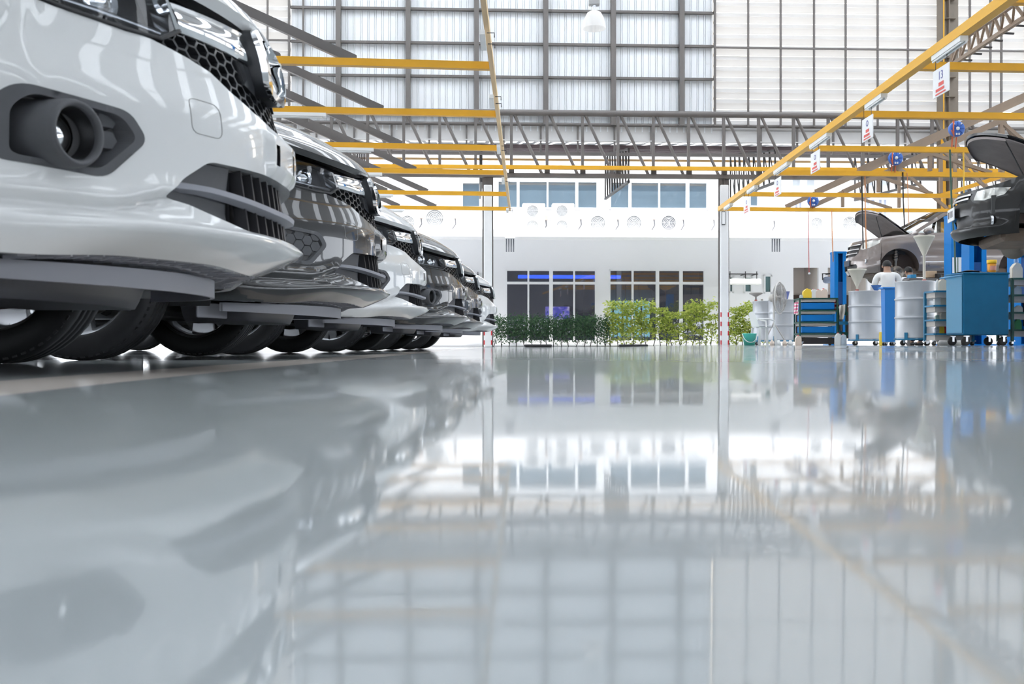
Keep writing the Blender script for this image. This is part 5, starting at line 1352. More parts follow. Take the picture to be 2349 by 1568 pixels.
# ---- bottles and jugs
def jug(c, w_, h_, m_, label, cap=RPL, group='jugs and bottles', handle=True, rz=0.0, name='oil_jug'):
    c = Vector(c); t = thing(name, label, 'bottle', c, group); R_ = Matrix.Rotation(rz, 4, 'Z')
    m = MB(); P = [(-.5, 0), (-.46, -.0), (.5, 0), (.5, .62), (.38, .80), (.12, .90), (-.12, .90), (-.44, .74), (-.5, .6)]
    P = round_poly([(x*w_, y*h_) for x, y in [(-.5, 0), (.5, 0), (.5, .62), (.16, .90), (-.12, .90), (-.5, .66)]], .1*w_, 3); dp = w_*.32
    m.prism(P, lambda a, b: c + R_ @ Vector((a, -dp*.85, b)), lambda a, b: c + R_ @ Vector((a, dp*.85, b)), side_smooth=True)
    m.prism([(x*.93, .012+y*.97) for x, y in P], lambda a, b: c + R_ @ Vector((a, -dp, b)), lambda a, b: c + R_ @ Vector((a, dp, b)))
    m.build('bottle_body', m_, t)
    MB().lathe([(w_*.10, .88*h_), (w_*.13, .90*h_), (w_*.13, .99*h_), (0, 1.0*h_)], c, 12).build('cap', cap, t)
    if handle: MB().tube([c+R_ @ Vector((w_*.14, 0, h_*.9)), c+R_ @ Vector((w_*.42, 0, h_*.86)), c+R_ @ Vector((w_*.52, 0, h_*.6))], w_*.06, 6).build('handle', m_, t)
    return t
# ---- green cart with blue bins
cp = spot(1871, 19.0); hw, hd = .345, .27; rz = Matrix.Rotation(-.10, 4, 'Z'); zt_ = Zat(686, 19.0)-cp.z
cart = thing('parts_cart', 'dark green parts cart with three cobalt blue bins between beige trays', 'cart', cp)
def cl(x, y, z): return cp + rz @ Vector((x, y, z))
for sx_ in (-1, 1):
    for sy_ in (-1, 1): MB().beam(cl(sx_*hw, sy_*hd, .07), cl(sx_*hw, sy_*hd, zt_), .03, .03).build('upright', GREEN, cart)
zs_ = [.16, .385, .60, .80]
zl_ = [Zat(y, 19.0)-cp.z for y in (766, 740, 713, 686)]
for k, z in enumerate(zl_):
    m = MB()
    for sy_ in (-1, 1): m.beam(cl(-hw, sy_*hd, z), cl(hw, sy_*hd, z), .028, .028)
    for sx_ in (-1, 1): m.beam(cl(sx_*hw, -hd, z), cl(sx_*hw, hd, z), .028, .028)
    m.build('shelf_rail', GREEN, cart)
    MB().box(cl(0, 0, z-.035), (2*hw-.06, 2*hd-.02, .05), M=rz).build('tray', BEIGE, cart)
    if k > 0:
        zz0, zz1 = zl_[k-1]+.02, z-.075
        m = MB(); m.box(cl(0, -.0, (zz0+zz1)/2), (2*hw-.09, 2*hd-.05, zz1-zz0), M=rz, bev=.012); m.build('blue_bin', CARTB, cart)
MB().box(cl(0, 0, .085), (2*hw-.08, 2*hd-.08, .12), M=rz).build('bottom_box', mat('near_black_box', (.035, .03, .03), .6), cart)  # plain near-black box under the lowest tray
castors(cart, [cl(sx_*(hw-.03), sy_*(hd-.03), -.0) for sx_ in (-1, 1) for sy_ in (-1, 1)], .028)
zt2 = cp.z + zl_[3] + .015
for (x, w_, yt, m_, lab, cap) in ((1851, .155, 661, YPL, 'yellow jug standing on the green parts cart', YPL), (1866, .12, 662, WPL, 'white bottle with red cap beside the yellow jug', RPL), (1877, .13, 663, mat('pink_white_plastic', (.75, .62, .52), .35), 'cream jug with red handle in the middle of the cart top', RPL), (1889, .14, 661, MATS['pink_white_plastic'], 'cream jug with red handle at the end of the cart top', RPL), (1838, .06, 676, mat('ice_blue_plastic', (.6, .68, .75), .35), 'tiny pale blue bottle at the corner of the cart top', WPL)):
    d_ = 18.95; X = Xat(x, d_); zz = zt2; jug((X, d_, zz), w_, Zat(yt, d_)-zz, m_, lab, cap, 'bottles on the parts cart')
def cloth(name, label, P, m_, cat='cloth', seed=1, fold=.03):
    """hanging rag from a list of (x, z) rows left/right at depth"""
    m = MB(); n = 10
    def fn(p, q):
        i = min(len(P)-2, int(q*(len(P)-1))); f = q*(len(P)-1)-i; a = P[i].lerp(P[i+1], f) if False else None
        l = Vector(P[i][0]).lerp(Vector(P[i+1][0]), f); r = Vector(P[i][1]).lerp(Vector(P[i+1][1]), f)
        return l.lerp(r, p) + Vector((0, fold*math.sin(p*9+seed+q*2), 0))
    m.grid(fn, 14, 14); m.grid(lambda p, q: fn(p, q)+Vector((.0, .008, 0)), 14, 14)
    o = m.build(name, m_, None, loc=Vector(P[0][0])); return tag(o, label, cat)
def stripe_mat(name, c0, c1, sc, axis='Z'):
    m = mat(name, c0, .8); nt = m.node_tree; L = nt.links.new; tc = nt.nodes.new('ShaderNodeTexCoord'); wv = nt.nodes.new('ShaderNodeTexWave'); wv.bands_direction = axis; wv.inputs['Scale'].default_value = sc; wv.inputs['Distortion'].default_value = 1.5
    cr = nt.nodes.new('ShaderNodeValToRGB'); cr.color_ramp.interpolation = 'CONSTANT'; cr.color_ramp.elements[0].color = (*c0, 1); cr.color_ramp.elements[1].position = .55; cr.color_ramp.elements[1].color = (*c1, 1)
    L(tc.outputs['Object'], wv.inputs[0]); L(wv.outputs['Color'], cr.inputs[0]); L(cr.outputs[0], nt.nodes['Principled BSDF'].inputs['Base Color']); return m
RSTR = stripe_mat('red_white_stripes', (.65, .03, .05), (.8, .75, .75), 4)
cloth('striped_rag', 'red and white striped rag hanging over the end of the parts cart', [(W(1902, 683, 18.95), W(1912, 683, 18.75)), (W(1907, 690, 18.9), W(1920, 688, 18.72)), (W(1912, 715, 18.9), W(1929, 716, 18.72))], RSTR)
cloth('pink_rag', 'pink and white rag hanging on the drum side of the parts cart', [(W(1823, 694, 19.0), W(1831, 692, 18.9)), (W(1822, 720, 19.0), W(1829, 722, 18.9))], stripe_mat('pink_white_stripes', (.75, .18, .30), (.8, .7, .7), 5))
cloth('cream_bag', 'cream cloth bag hanging beside the red striped rag', [(W(1926, 700, 18.55), W(1938, 698, 18.5)), (W(1924, 715, 18.55), W(1939, 716, 18.5)), (W(1925, 731, 18.55), W(1936, 733, 18.5))], mat('cream_cloth', (.6, .56, .5), .8, noise_amt=.15), 'bag', 3, .05)
bp_ = spot(1932, 18.75); t = thing('tool_rack', 'slim dark green rack of small parts between the cart and the drum', 'rack', bp_)
for e in (-.07, .07): MB().beam(bp_+Vector((e, 0, 0)), bp_+Vector((e, 0, .78)), .022, .022).build('upright', GREEN, t)
for z in (.22, .42, .6): MB().box(bp_+Vector((0, 0, z)), (.17, .16, .06)).build('tray', GREEN if z != .42 else TEAL, t)
for i, (x, yt, m_, lab) in enumerate(((1922, 762, WPL, 'white jug with red edge on the floor at the end of the cart'), (1934, 765, MATS['ice_blue_plastic'], 'pale bottle on the floor in front of the slim green rack'), (1831, 768, MATS['pink_white_plastic'], 'pinkish bottle on the floor at the near end of the parts cart'))):
    q = spot(x, 18.45); jug(q, .11, Zat(yt, 18.45)-q.z, m_, lab, RPL, 'bottles on the floor')
# ---- pedestal fan
f0 = spot(1778, 21.0); hubp = W(1788, 683, 20.95); t = thing('pedestal_fan', 'silver pedestal fan on three legs turned sideways', 'fan', f0); FAN = mat('fan_wire', (.40, .38, .36), .4, .5)
RM = Matrix.Rotation(1.02, 4, 'Z'); rr_ = .335
def fp(r, a, y): return hubp + (RM @ Vector((r*math.cos(a), y, r*math.sin(a))))
m = MB(); m.tube([fp(rr_, q*math.pi/18, 0) for q in range(36)], .014, 8, closed=True); m.build('guard_rim', mat('rim_grey', (.62, .60, .57), .4), t)
m = MB()
for r, y in ((.06, -.10), (.14, -.105), (.22, -.09), (.29, -.055), (.06, .08), (.14, .085), (.22, .07), (.29, .045)): m.tube([fp(r, q*math.pi/14, y) for q in range(28)], .0035, 4, closed=True)
for q in range(36):
    a = q*math.pi/18
    for s in (-1, 1): m.tube([fp(.04, a, s*.10), fp(.15, a, s*.103), fp(.25, a, s*.075), fp(rr_, a, 0)], .003, 4)
g = m.build('wire_guard', FAN, t); g['kind'] = 'stuff'
for k in range(4):
    a0 = k*math.pi/2 + .4
    def bl_f(p, q): r = lerp(.05, .29, p); a = a0 + (q-.5)*1.0*(.6+.6*p*(1-p)*2); return fp(r, a, .035*(q-.5)*2)
    MB().grid(bl_f, 8, 6).build('blade', mat('fan_blade', (.42, .40, .38), .35, .4), t)
m = MB(); m.lathe([(0, -.05), (.05, -.04), (.055, .06), (.075, .08), (.08, .18), (.05, .22), (0, .23)], hubp, 20, axis='y', M=RM); m.build('motor', mat('motor_grey', (.5, .47, .43), .4), t)
neck = hubp + RM @ Vector((0, .12, -.07)); base = Vector((neck.x, neck.y, f0.z+.46))
MB().tube([neck, neck+Vector((0, 0, -.12)), base], .022, 8).build('column', MATS['rim_grey'], t)
for a in (-2.6, -.6, 1.3): MB().tube([base+Vector((0, 0, .02)), Vector((base.x+.30*math.cos(a), base.y+.25*math.sin(a), f0.z+.012))], .013, 8).build('leg', FAN, t)
# ---- white plastic chair, teal bucket
c0 = spot(1751, 20.3); t = thing('plastic_chair', 'white plastic garden chair standing sideways by the fan legs', 'chair', c0); RC = Matrix.Rotation(-1.35, 4, 'Z') @ Matrix.Scale(.86, 4)
def cq(x, y, z): return c0 + RC @ Vector((x, y, z))
MB().grid(lambda p, q: cq((p-.5)*.42, (q-.5)*.40, .42+.02*(2*p-1)**2 - .015*math.sin(q*3)), 8, 8).build('seat', WPL, t)
MB().grid(lambda p, q: cq((p-.5)*(.40-.06*q), -.20-.10*q, .44+.36*q - .05*(2*p-1)**2*q), 8, 8).build('backrest', WPL, t)
for x in (-1, 1):
    for y in (-1, 1): MB().beam(cq(x*.19, y*.18, .42), cq(x*.23, y*.22, 0), .045, .03).build('leg', WPL, t)
    MB().tube([cq(x*.2, -.24, .62), cq(x*.24, 0, .62), cq(x*.22, .17, .58), cq(x*.2, .18, .42)], .018, 6).build('armrest', WPL, t)
b0 = spot(1719, 20.0); t = thing('bucket', 'turquoise plastic bucket on the floor beside the hedge end', 'bucket', b0)
MB().lathe([(0, .01), (.10, .01), (.105, 0), (.135, .22), (.145, .225), (.145, .24), (.13, .24), (.10, .02), (0, .02)], b0, 28).build('pail', mat('turquoise_plastic', (.10, .62, .50), .35), t)
m = MB(); m.tube([b0+Vector((.14*math.cos(a), -.02-.10*math.sin(a), .22-.16*math.sin(a))) for a in frange(0, math.pi, 12)], .008, 6); m.build('handle', WPL, t)
for i, x in enumerate((1771, 1786, 1800, 1813)):
    q = spot(x, 20.9); o = MB().lathe([(0, 0), (.045, 0), (.05, .05), (.03, .09), (.02, .11), (0, .11)], q, 14).build('small_pot', WPL if i % 2 else MATS['pink_white_plastic'], None, loc=q); tag(o, '%s of the small pots on the floor below the fan and drum' % ('first', 'second', 'third', 'last')[i], 'pot', 'small pots under the fan')
# ---- blue waste bin
q = spot(2038, 16.6); zt_ = Zat(659, 16.6)-q.z; t = thing('waste_bin', 'narrow bright blue bin squeezed between the two nearer drums', 'bin', q)
m = MB(); m.prism([(-.085, -.08), (.085, -.08), (.085, .08), (-.085, .08)], lambda a, b: q+Vector((a*.95, b*.95, .06)), lambda a, b: q+Vector((a*1.1, b*1.1, zt_-.03))); m.build('body', mat('bin_blue', (.02, .21, .60), .35), t)
MB().box(q+Vector((-.015, 0, zt_-.012)), (.235, .21, .03), bev=.008).build('rim', MATS['bin_blue'], t); castors(t, [q+Vector((e*.06, f*.05, 0)) for e in (-1, 1) for f in (-1, 1)], .025)
# ---- beige shelf trolley half behind the tool cart
def trolley(name, label, x0, x1, d, ys_, edge, posts, dep=.42):
    X0, X1 = Xat(x0, d), Xat(x1, d); z0 = fz((X0+X1)/2, d); t = thing(name, label, 'shelf', Vector(((X0+X1)/2, d+dep/2, z0))); tops = []
    for X in (X0, X1):
        for y in ((d, d+dep) if (X == X1 or edge is GREEN) else (d+dep,)): MB().beam((X, y, z0+.06), (X, y, Zat(ys_[0], d)), .035, .035).build('upright', posts, t)
    for y in ys_:
        z = Zat(y, d); MB().box(((X0+X1)/2, d+dep/2, z-.05), (X1-X0-.02, dep-.02, .08)).build('tray', BEIGE, t)
        m = MB(); m.beam((X0, d-.012, z), (X1, d-.012, z), .03, .025); m.beam((X0, d+dep, z), (X1, d+dep, z), .03, .025); m.beam((X0, d, z), (X0, d+dep, z), .03, .025); m.build('rail', edge, t); tops.append(z)
    castors(t, [Vector((X, y, z0)) for X in (X0, X1) for y in (d+.03, d+dep-.03)], .03)
    return tops
tp1 = trolley('shelf_trolley', 'beige tray trolley full of bottles between the largest drum and the tool cart', 2144, 2232, 14.66, (668, 701, 734, 766), TEAL, TEAL, dep=.34)
lab_ = ['white bottle', 'frosted jug', 'white box', 'pink capped bottle']
rowd = [[(2150, .05, 640, WPL), (2161, .13, 638, FROST), (2172, .07, 646, WPL), (2180, .06, 648, mat('pink_plastic', (.7, .2, .35), .4))], [(2150, .10, 676, WPL), (2166, .13, 676, FROST), (2180, .06, 688, mat('brown_pot', (.2, .09, .05), .5))], [(2165, .10, 712, FROST), (2173, .05, 716, mat('leaf_green_plastic', (.1, .4, .16), .4)), (2150, .06, 722, mat('sage_bottle', (.35, .45, .38), .4))], [(2159, .08, 745, YPL), (2168, .05, 748, RPL), (2150, .07, 748, mat('speckled', (.35, .4, .45), .5, noise_amt=.8, noise_scale=30))]]
nm4 = ('top', 'second', 'third', 'bottom'); colr = {'white_plastic': 'white', 'frosted_plastic': 'frosted', 'pink_plastic': 'pink', 'brown_pot': 'brown', 'leaf_green_plastic': 'green', 'sage_bottle': 'sage grey', 'yellow_plastic': 'yellow', 'red_plastic': 'red', 'speckled': 'speckled'}
for k, row in enumerate(rowd):
    for j, (x, w_, yt, m_) in enumerate(row):
        d_ = 14.8; X = Xat(x, d_); z = tp1[k]-.005; small = ' small' if w_ < .06 else (' wide' if w_ > .09 else '')
        jug((X, d_, z), w_, Zat(yt, d_)-z, m_, '%s%s bottle on the %s tray of the beige trolley' % (colr[m_.name], small, nm4[k]), RPL if j % 2 else WPL, 'bottles on the beige trolley', handle=w_ > .09)
# ---- teal tool cart
q = spot(2257, 14.0); q = Vector((Xat(2257, 14.0)+.02, 14.25, fz(6.4, 14.2))); zt_ = Zat(628, 14.0)-q.z; zb_ = Zat(768, 14.0)-q.z; RC2 = Matrix.Rotation(.06, 4, 'Z')
def tq(x, y, z): return q + RC2 @ Vector((x, y, z))
t = thing('tool_cart', 'large teal blue steel tool cart on four castors', 'cart', q)
MB().box(tq(0, 0, (zt_+zb_)/2), (.66, .50, zt_-zb_), M=RC2, bev=.012).build('cabinet', TEALC, t)
m = MB(); m.box(tq(0, 0, zt_+.008), (.68, .52, .03), M=RC2, bev=.008); m.build('top_edge', TEALC, t)
m = MB(); m.tube([tq(-.32, -.2, zt_-.02), tq(-.44, -.2, zt_-.035), tq(-.46, 0, zt_-.035), tq(-.44, .2, zt_-.035), tq(-.32, .2, zt_-.02)], .013, 8); m.build('push_handle', mat('pale_blue_steel', (.10, .30, .52), .4), t)
m = MB(); m.box(tq(-.336, 0, (zt_+zb_)/2), (.008, .44, zt_-zb_-.06), M=RC2); m.build('end_panel', mat('end_teal', (.03, .22, .38), .4), t)
castors(t, [tq(e*.27, f*.19, 0) for e in (-1, 1) for f in (-1, 1)], zb_*.42)
c = tq(0, 0, zt_+.025)
m = MB(); m.grid(lambda p, u: tq(-.26+.42*p, -.20+.30*u, zt_+.035+.02*math.sin(p*7)*math.sin(u*5)+.012 - (.06*max(0, .25-u)*4 if p > .45 else 0)), 16, 10)
o = m.build('black_rag', mat('black_cloth', (.02, .018, .018), .7), None, loc=c); tag(o, 'crumpled black rag lying over the edge of the teal tool cart', 'cloth')
c = Vector((Xat(2283, 14.05), 14.15, q.z+zt_+.023)); t = thing('spray_tub', 'orange and yellow tub standing on the teal tool cart', 'tub', c)
MB().lathe([(0, 0), (.052, 0), (.055, .005), (.06, .15), (0, .155)], c, 20).build('tub_body', mat('orange_plastic', (.9, .36, .02), .35), t); MB().lathe([(.064, .135), (.067, .14), (.067, .185), (0, .19)], c, 20).build('tub_lid', mat('amber_plastic', (.9, .55, .02), .35), t)
MB().lathe([(.0585, .04), (.0605, .10)], c, 20, a0=-2.4, a1=-.8).build('tub_print', mat('print_pink', (.8, .35, .25), .5), t)
# ---- green shelf at the right edge
tp2 = trolley('green_shelf', 'dark green rack with beige trays at the right edge of the picture', 2322, 2470, 14.2, (639, 677, 717, 757), GREEN, GREEN)
c = Vector((Xat(2334, 14.36), 14.4, tp2[0]-.005)); jug(c, .15, Zat(600, 14.4)-c.z, FROST, 'frosted white jug with a long light blue spout on the green rack', WPL, 'jugs and bottles')
t = bpy.data.objects[[o.name for o in bpy.data.objects if o.get('label', '').startswith('frosted white jug with a long')][0]]
MB().tube([c+Vector((0, 0, Zat(602, 14.4)-c.z)), c+Vector((0, 0, Zat(548, 14.4)-c.z))], [.03, .018], 12).build('spout', mat('spout_blue', (.20, .36, .62), .4), t)
for i, (x, k, w_, yt, m_, l) in enumerate(((2336, 2, .1, 700, WPL, 'white jug on the third tray of the green rack'), (2332, 1, .12, 655, MATS['ice_blue_plastic'], 'pale blue jug on the second tray of the green rack'), (2334, 3, .1, 730, MATS['leaf_green_plastic'], 'green bottle on the lowest tray of the green rack'))):
    z = tp2[k]-.005; jug((Xat(x, 14.35), 14.35, z), w_, Zat(yt, 14.35)-z, m_, l, WPL, 'bottles on the green rack')
# white sack on the floor and a yellow can
q = spot(2180, 15.6); m = MB(); m.lathe([(0, 0), (.16, 0), (.19, .04), (.15, .09), (.06, .125), (0, .13)], q, 16); o = m.build('cloth_sack', mat('white_cloth', (.62, .60, .56), .8, noise_amt=.15, bump=.5), None, loc=q); tag(o, 'pale crumpled sack on the floor beside the tool cart castor', 'sack')
q = spot(2024, 17.6); o = MB().box(q+Vector((0, 0, .12)), (.09, .09, .24), bev=.01).build('yellow_can', YPL, None, loc=q); tag(o, 'yellow can on the floor behind the narrow blue bin', 'can')
c = W(2148, 637, 19.6); 
# cardboard-coloured boxes on the lift arm side
for i, (x0, x1, y0, y1, d_, m_, l) in enumerate(((2122, 2145, 622, 637, 17.5, mat('tan_card', (.50, .36, .24), .7), 'tan parts box on the stand behind the largest drum'), (2146, 2155, 627, 637, 17.4, BLACK, 'small black box beside the tan parts box'), (2085, 2098, 630, 638, 17.5, mat('tray_blue', (.02, .25, .5), .4), 'small blue tray on the stand behind the largest drum'))):
    X0, X1 = Xat(x0, d_), Xat(x1, d_); z0, z1 = Zat(y1, d_), Zat(y0, d_); o = MB().box(((X0+X1)/2, d_, (z0+z1)/2), (X1-X0, .16, z1-z0), bev=.006).build('parts_box', m_, None, loc=Vector(((X0+X1)/2, d_, z0))); tag(o, l, 'box')
X0, X1 = Xat(2078, 17.5), Xat(2160, 17.5); zt_ = Zat(638, 17.5); t = thing('work_stand', 'steel work stand hidden behind the largest drum', 'stand', ((X0+X1)/2, 17.5, fz(7, 17.5)))
MB().box(((X0+X1)/2, 17.5, zt_-.02), (X1-X0, .3, .03)).build('top', STEEL, t)
for X in (X0+.05, X1-.05): MB().beam((X, 17.5, fz(7, 17.5)), (X, 17.5, zt_-.03), .04, .04).build('leg', STEEL, t)
# ---- hose reels and hanging cables
for i, (x, y, r, k, l) in enumerate(((2194, 296, 17.5, 2, 'nearest and largest'), (2054, 363, 16, 3, 'middle'), (1865, 461, 12.5, 5, 'farthest and smallest'))):
    d_ = ST[k+1][0] - .0; d_ = ST[k+1][0] + (Xat(x, ST[k+1][0]) - rail_xr(ST[k+1][0]))*TR_ - .14 if i != 9 else d_
    c = W(x, y, d_); R_ = r/F*d_; t = thing('hose_reel', 'round blue hose reel hanging from an amber beam, %s of the three' % l, 'reel', c, 'blue hose reels')
    MB().lathe([(0, -.05), (R_*.35, -.055), (R_*.92, -.05), (R_, -.035), (R_, .035), (R_*.92, .05), (0, .05)], c, 32, axis='y').build('case', mat('reel_blue', (.05, .16, .55), .35), t)
    m = MB()
    for q in range(8): a = q*math.pi/4; m.beam(c+Vector((R_*.25*math.cos(a), -.058, R_*.25*math.sin(a))), c+Vector((R_*.85*math.cos(a), -.055, R_*.85*math.sin(a))), .012, .012)
    m.build('rib', mat('reel_dark', (.03, .10, .40), .4), t)
    MB().lathe([(0, -.075), (R_*.22, -.07), (R_*.26, -.05)], c, 16, axis='y').build('hub', WPL, t)
    MB().box(c+Vector((0, -.056, -R_*.72)), (R_*.5, .008, R_*.26)).build('plate', WPL, t)
    for e in (-1, 1): MB().box(c+Vector((e*R_*.5, -.056, R_*.62)), (R_*.2, .008, R_*.2)).build('catch', WPL, t)
    m = MB(); m.tube([c+Vector((-R_*.5, 0, R_*.8)), c+Vector((-R_*.35, 0, R_+.06)), Vector((c.x-R_*.3, c.y+.1, HB+.02))], .012, 6); m.tube([c+Vector((R_*.2, 0, R_*.95)), Vector((c.x+R_*.2, c.y+.1, HB+.02))], .012, 6)
    m.tube([c+Vector((-R_*.55, -.06, R_*.9)), c+Vector((-R_*.62, -.07, 0)), c+Vector((-R_*.5, -.06, -R_*1.1)), c+Vector((-R_*.8, -.05, -R_*.2))], .012, 6)
    m.build('orange_strap', mat('orange_hose', (.75, .16, .05), .4), t)
def cable(label, pts, r, m_, name='hanging_cable'):
    o = MB().tube([W(*p) for p in pts], r, 6).build(name, m_, None, loc=W(*pts[0])); return tag(o, label, 'cable', 'hanging cables')
cable('dark green hose hanging in front of the widest blue lift post', [(2179, 343, 17.8), (2183, 470, 17.8), (2190, 560, 17.8), (2192, 640, 17.8)], .016, mat('green_hose', (.03, .09, .06), .4))
cable('black cable dropping to the silver car windscreen', [(2071, 395, 20.4), (2072, 460, 20.4), (2075, 520, 20.4)], .014, BLACK)
cable('black cable dropping in front of the raised silver bonnet', [(1977, 396, 20.5), (1978, 480, 20.5), (1980, 570, 20.5)], .014, BLACK)
cable('orange cord beside the black cable at the silver bonnet', [(1984, 396, 20.5), (1985, 470, 20.5), (1987, 570, 20.5)], .011, mat('orange_cord', (.7, .28, .10), .5))
cable('thin red cord with a pale end over the far doorway', [(1854, 482, 25.9), (1855, 560, 25.9), (1856, 624, 25.9)], .010, mat('red_cord', (.6, .10, .10), .5))
cable('orange cord running down to the slim blue lift post', [(1908, 482, 25.5), (1909, 540, 25.5), (1911, 600, 25.5)], .012, MATS['orange_cord'])
cable('yellow cord hanging left of the black saloon nose', [(2210, 343, 17.9), (2211, 420, 17.9), (2212, 500, 17.9)], .014, mat('yellow_cord', (.85, .5, .05), .5))
cable('orange cord hanging by the tall column', [(2081, 396, 20.4), (2083, 450, 20.4), (2085, 512, 20.4)], .009, MATS['orange_cord'])
o = MB().lathe([(0, -.03), (.03, -.02), (.03, .02), (0, .03)], W(1856.5, 627, 25.9), 10).build('cord_pull', WPL, None, loc=W(1856.5, 627, 25.9)); tag(o, 'little pale pull at the end of the red cord', 'pull')
# ---- two mechanics
SKIN = mat('skin', (.42, .25, .17), .5); HAIR = mat('black_hair', (.010, .009, .009), .55, noise_amt=.3, noise_scale=40); SHIRT = mat('white_shirt', (.80, .79, .77), .75, noise_amt=.05, noise_scale=5); TROU = mat('black_trousers', (.018, .018, .02), .8); NAVY = mat('navy_overall', (.012, .02, .06), .8)
def skin_obj(name, verts, edges, radii, m_, parent, root_i=0, sub=2):
    me = bpy.data.meshes.new(name); off = parent_loc(parent); me.from_pydata([tuple(Vector(v)-off) for v in verts], edges, []); me.materials.append(m_)
    o = bpy.data.objects.new(name, me); COL.objects.link(o); o.parent = parent
    import bmesh
    bm = bmesh.new(); bm.from_mesh(me); lay = bm.verts.layers.skin.verify(); bm.verts.ensure_lookup_table()
    for i, v in enumerate(bm.verts):
        r = radii[i]; v[lay].radius = r if isinstance(r, tuple) else (r, r); v[lay].use_root = (i == root_i)
    bm.to_mesh(me); bm.free()
    s = o.modifiers.new('skin', 'SKIN'); s.use_smooth_shade = True; o.modifiers.new('sub', 'SUBSURF').levels = sub; o.modifiers['sub'].render_levels = sub
    return o
def mechanic(base, yaw, lean, label, shirt, trousers, H, reach):
    t = thing('person', label, 'person', base); R_ = Matrix.Rotation(yaw, 4, 'Z'); k = H/1.72
    def P(x, y, z):      # lean the trunk forward above the hips
        if z > .9: y = y + (z-.9)*lean; 
        return base + R_ @ Vector((x*k, y*k, z*k))
    V = [P(0, 0, .95), P(0, .0, 1.10), P(0, -.01, 1.27), P(0, 0, 1.42), P(0, .015, 1.50), P(0, .03, 1.57), P(0, .035, 1.64)]
    Rr = [(.155*k, .11*k), (.145*k, .10*k), (.165*k, .115*k), (.11*k, .085*k), (.058*k, .058*k), (.075*k, .085*k), (.072*k, .085*k)]
    E = [(i, i+1) for i in range(6)]
    idx = len(V)
    for s in (-1, 1):
        hx, hy, hz = reach
        V += [P(s*.185, 0, 1.41), P(s*.25, .05, 1.15), P(s*(.21+hx), .05+hy*.55, hz), P(s*(.20+hx), .05+hy*.75, hz+.03)]; Rr += [.06*k, .044*k, .036*k, .028*k]
        E += [(3, idx), (idx, idx+1), (idx+1, idx+2), (idx+2, idx+3)]; idx += 4
    for s in (-1, 1):
        V += [P(s*.10, 0, .86), P(s*.105, .02, .48), P(s*.11, -.01, .10), P(s*.115, .10, .04)]; Rr += [.10*k, .062*k, .043*k, .038*k]
        E += [(0, idx), (idx, idx+1), (idx+1, idx+2), (idx+2, idx+3)]; idx += 4
    skin_obj('body', V, E, Rr, SKIN, t)
    V2 = [P(0, 0, .93), P(0, .0, 1.10), P(0, -.01, 1.27), P(0, 0, 1.43)]; R2 = [(.175*k, .125*k), (.165*k, .118*k), (.185*k, .132*k), (.13*k, .10*k)]; E2 = [(0, 1), (1, 2), (2, 3)]; i = 4
    for s in (-1, 1):
        V2 += [P(s*.20, 0, 1.41), P(s*.255, .04, 1.20)]; R2 += [.075*k, .066*k]; E2 += [(3, i), (i, i+1)]; i += 2
    skin_obj('shirt', V2, E2, R2, shirt, t)
    V3 = [P(0, 0, .96), P(0, 0, .90)]; R3 = [(.165*k, .12*k), (.165*k, .125*k)]; E3 = [(0, 1)]; i = 2
    for s in (-1, 1):
        V3 += [P(s*.10, 0, .82), P(s*.105, .02, .48), P(s*.11, -.005, .07)]; R3 += [.108*k, .078*k, .066*k]; E3 += [(1, i), (i, i+1), (i+1, i+2)]; i += 3
    skin_obj('trousers', V3, E3, R3, trousers, t)
    hc = P(0, .035, 1.635)
    m = MB()
    def hair(p, q):
        th = lerp(0, 2*math.pi, p); ph = lerp(0, 1.75 + .35*max(0, math.cos(th+math.pi/2)*-1+.2) - .45*max(0, math.sin(th)), q)
        return hc + R_ @ Vector((.091*k*math.sin(ph)*math.cos(th), .104*k*math.sin(ph)*math.sin(th), .112*k*math.cos(ph)))
    m.grid(hair, 24, 12); m.build('hair', HAIR, t)
    for s in (-1, 1):
        m = MB(); m.lathe([(0, -.012), (.022, -.008), (.03, .0), (.02, .012), (0, .014)], P(s*.086, .03, 1.615), 12, axis='x'); m.build('ear', SKIN, t)
        hand = MB(); W0 = P(s*(.20+reach[0]), .05+reach[1]*.75, reach[2]+.03); F_ = (R_ @ Vector((0, 1, .1))).normalized(); A_ = (R_ @ Vector((1, 0, 0)))
        hand.box(W0+F_*.045, (.075*k, .09*k, .03*k), M=R_, bev=.012)
        for q in range(4): o_ = W0 + F_*.085 + A_*(-.028+.019*q); hand.tube([o_, o_+F_*.035, o_+F_*.055+Vector((0, 0, -.02)), o_+F_*.055+Vector((0, 0, -.04))], [.009, .0085, .008, .006], 6)
        o_ = W0 + F_*.03 - A_*(s*.036); hand.tube([o_, o_+F_*.03-A_*(s*.02), o_+F_*.055-A_*(s*.018)], [.011, .010, .007], 6)
        hand.build('hand', SKIN, t)
        sh_ = P(s*.115, .06, .035); m = MB(); m.box(sh_, (.09*k, .26*k, .07*k), M=R_, bev=.03); m.build('shoe', mat('dark_shoe', (.02, .018, .017), .5), t)
    m = MB(); m.lathe([(.058*k, -.012), (.064*k, .0), (.06*k, .018)], P(0, .012, 1.468), 20); m.build('collar', shirt, t)
    m = MB(); m.lathe([(0, -.012), (.016*k, -.008), (.02, .01), (0, .014)], P(0, .135, 1.60), 8, axis='y'); m.build('nose', SKIN, t)
    return t
q = spot(2036, 20.3); mechanic(q, -.25, .10, 'mechanic in a white shirt seen from behind, working at the raised off-roader', SHIRT, TROU, Zat(598, 20.3)-q.z, (-.05, .45, 1.32))
q = spot(2103, 20.9); mechanic(q + Vector((0, .0, 0)), .35, .30, 'mechanic of whom only the black hair shows above the largest drum', NAVY, NAVY, (Zat(615, 20.9)-q.z)*1.02, (-.02, .35, 1.15))
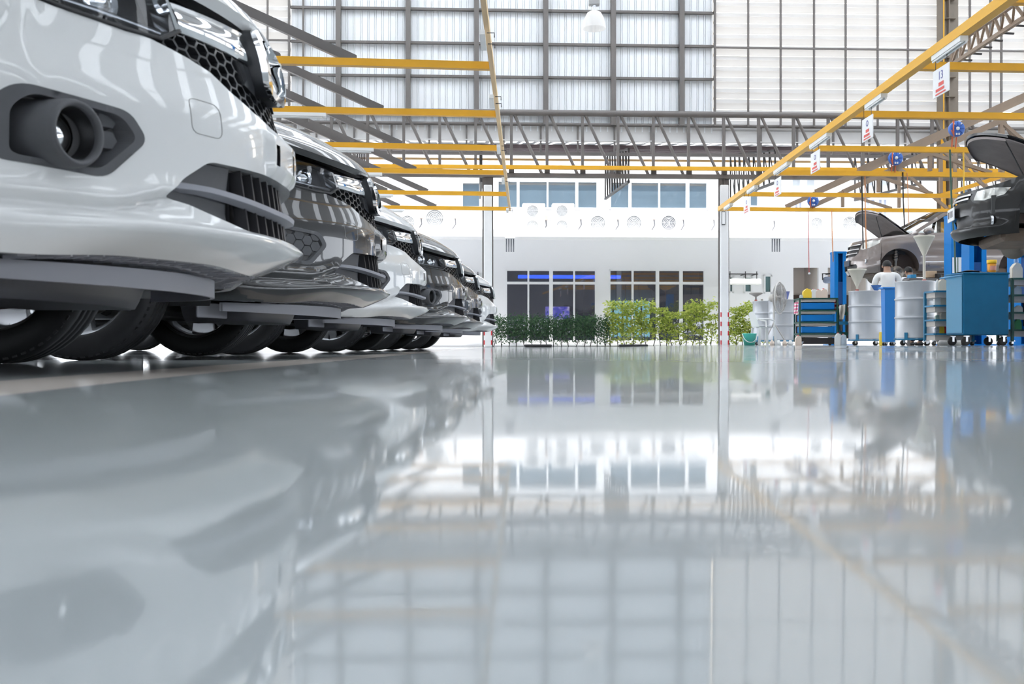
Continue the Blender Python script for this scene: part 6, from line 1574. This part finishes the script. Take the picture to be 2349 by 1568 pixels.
# ================================================================ camera, sky, exposure
cam = bpy.data.cameras.new('camera'); co = bpy.data.objects.new('camera', cam); COL.objects.link(co)
co.location = (0, 0, CZ); co.rotation_euler = (math.pi/2, 0, 0)
cam.sensor_fit = 'HORIZONTAL'; cam.sensor_width = 36; cam.lens = F/2349*36; cam.shift_y = (HY-784)/2349; cam.clip_start = .02; cam.clip_end = 400
cam.dof.use_dof = True; cam.dof.focus_distance = 9.0; cam.dof.aperture_fstop = 7.5
SC.camera = co
w = bpy.data.worlds.new('sky'); SC.world = w; w.use_nodes = True; nt = w.node_tree; L = nt.links.new
bg = nt.nodes['Background']; tc = nt.nodes.new('ShaderNodeTexCoord')
GLOW_DIR = Vector((math.sin(.40)*math.cos(.24), math.cos(.40)*math.cos(.24), math.sin(.24)))  # centre of a warm glow added to the sky to tint the right louvres
vm = nt.nodes.new('ShaderNodeVectorMath'); vm.operation = 'DOT_PRODUCT'; vm.inputs[1].default_value = GLOW_DIR
nrm = nt.nodes.new('ShaderNodeVectorMath'); nrm.operation = 'NORMALIZE'; L(tc.outputs['Generated'], nrm.inputs[0]); L(nrm.outputs[0], vm.inputs[0])
cl = nt.nodes.new('ShaderNodeMath'); cl.operation = 'MAXIMUM'; cl.inputs[1].default_value = 0; L(vm.outputs['Value'], cl.inputs[0])
pw = nt.nodes.new('ShaderNodeMath'); pw.operation = 'POWER'; pw.inputs[1].default_value = 9; L(cl.outputs[0], pw.inputs[0])
mx = nt.nodes.new('ShaderNodeMix'); mx.data_type = 'RGBA'; mx.inputs[6].default_value = (.86, .92, 1.0, 1); mx.inputs[7].default_value = (1.7, 1.42, 1.05, 1); L(pw.outputs[0], mx.inputs[0])
L(mx.outputs[2], bg.inputs['Color']); bg.inputs['Strength'].default_value = 1.0
sl = bpy.data.lights.new('sun', 'SUN'); so = bpy.data.objects.new('sun', sl); COL.objects.link(so)
sl.energy = 1.5; sl.angle = math.radians(1.5); sl.color = (1.0, .97, .93); so.rotation_euler = (math.radians(14), math.radians(-3), 0); so.location = (0, 0, 40)
SC.view_settings.view_transform = 'Standard'; SC.view_settings.look = 'None'; SC.view_settings.gamma = 1.0; SC.view_settings.use_curve_mapping = False
SC.view_settings.exposure = 2.55
SC.cycles.max_bounces = 8; SC.cycles.transparent_max_bounces = 12; SC.cycles.use_denoising = True
SC.cycles.sample_clamp_indirect = 6
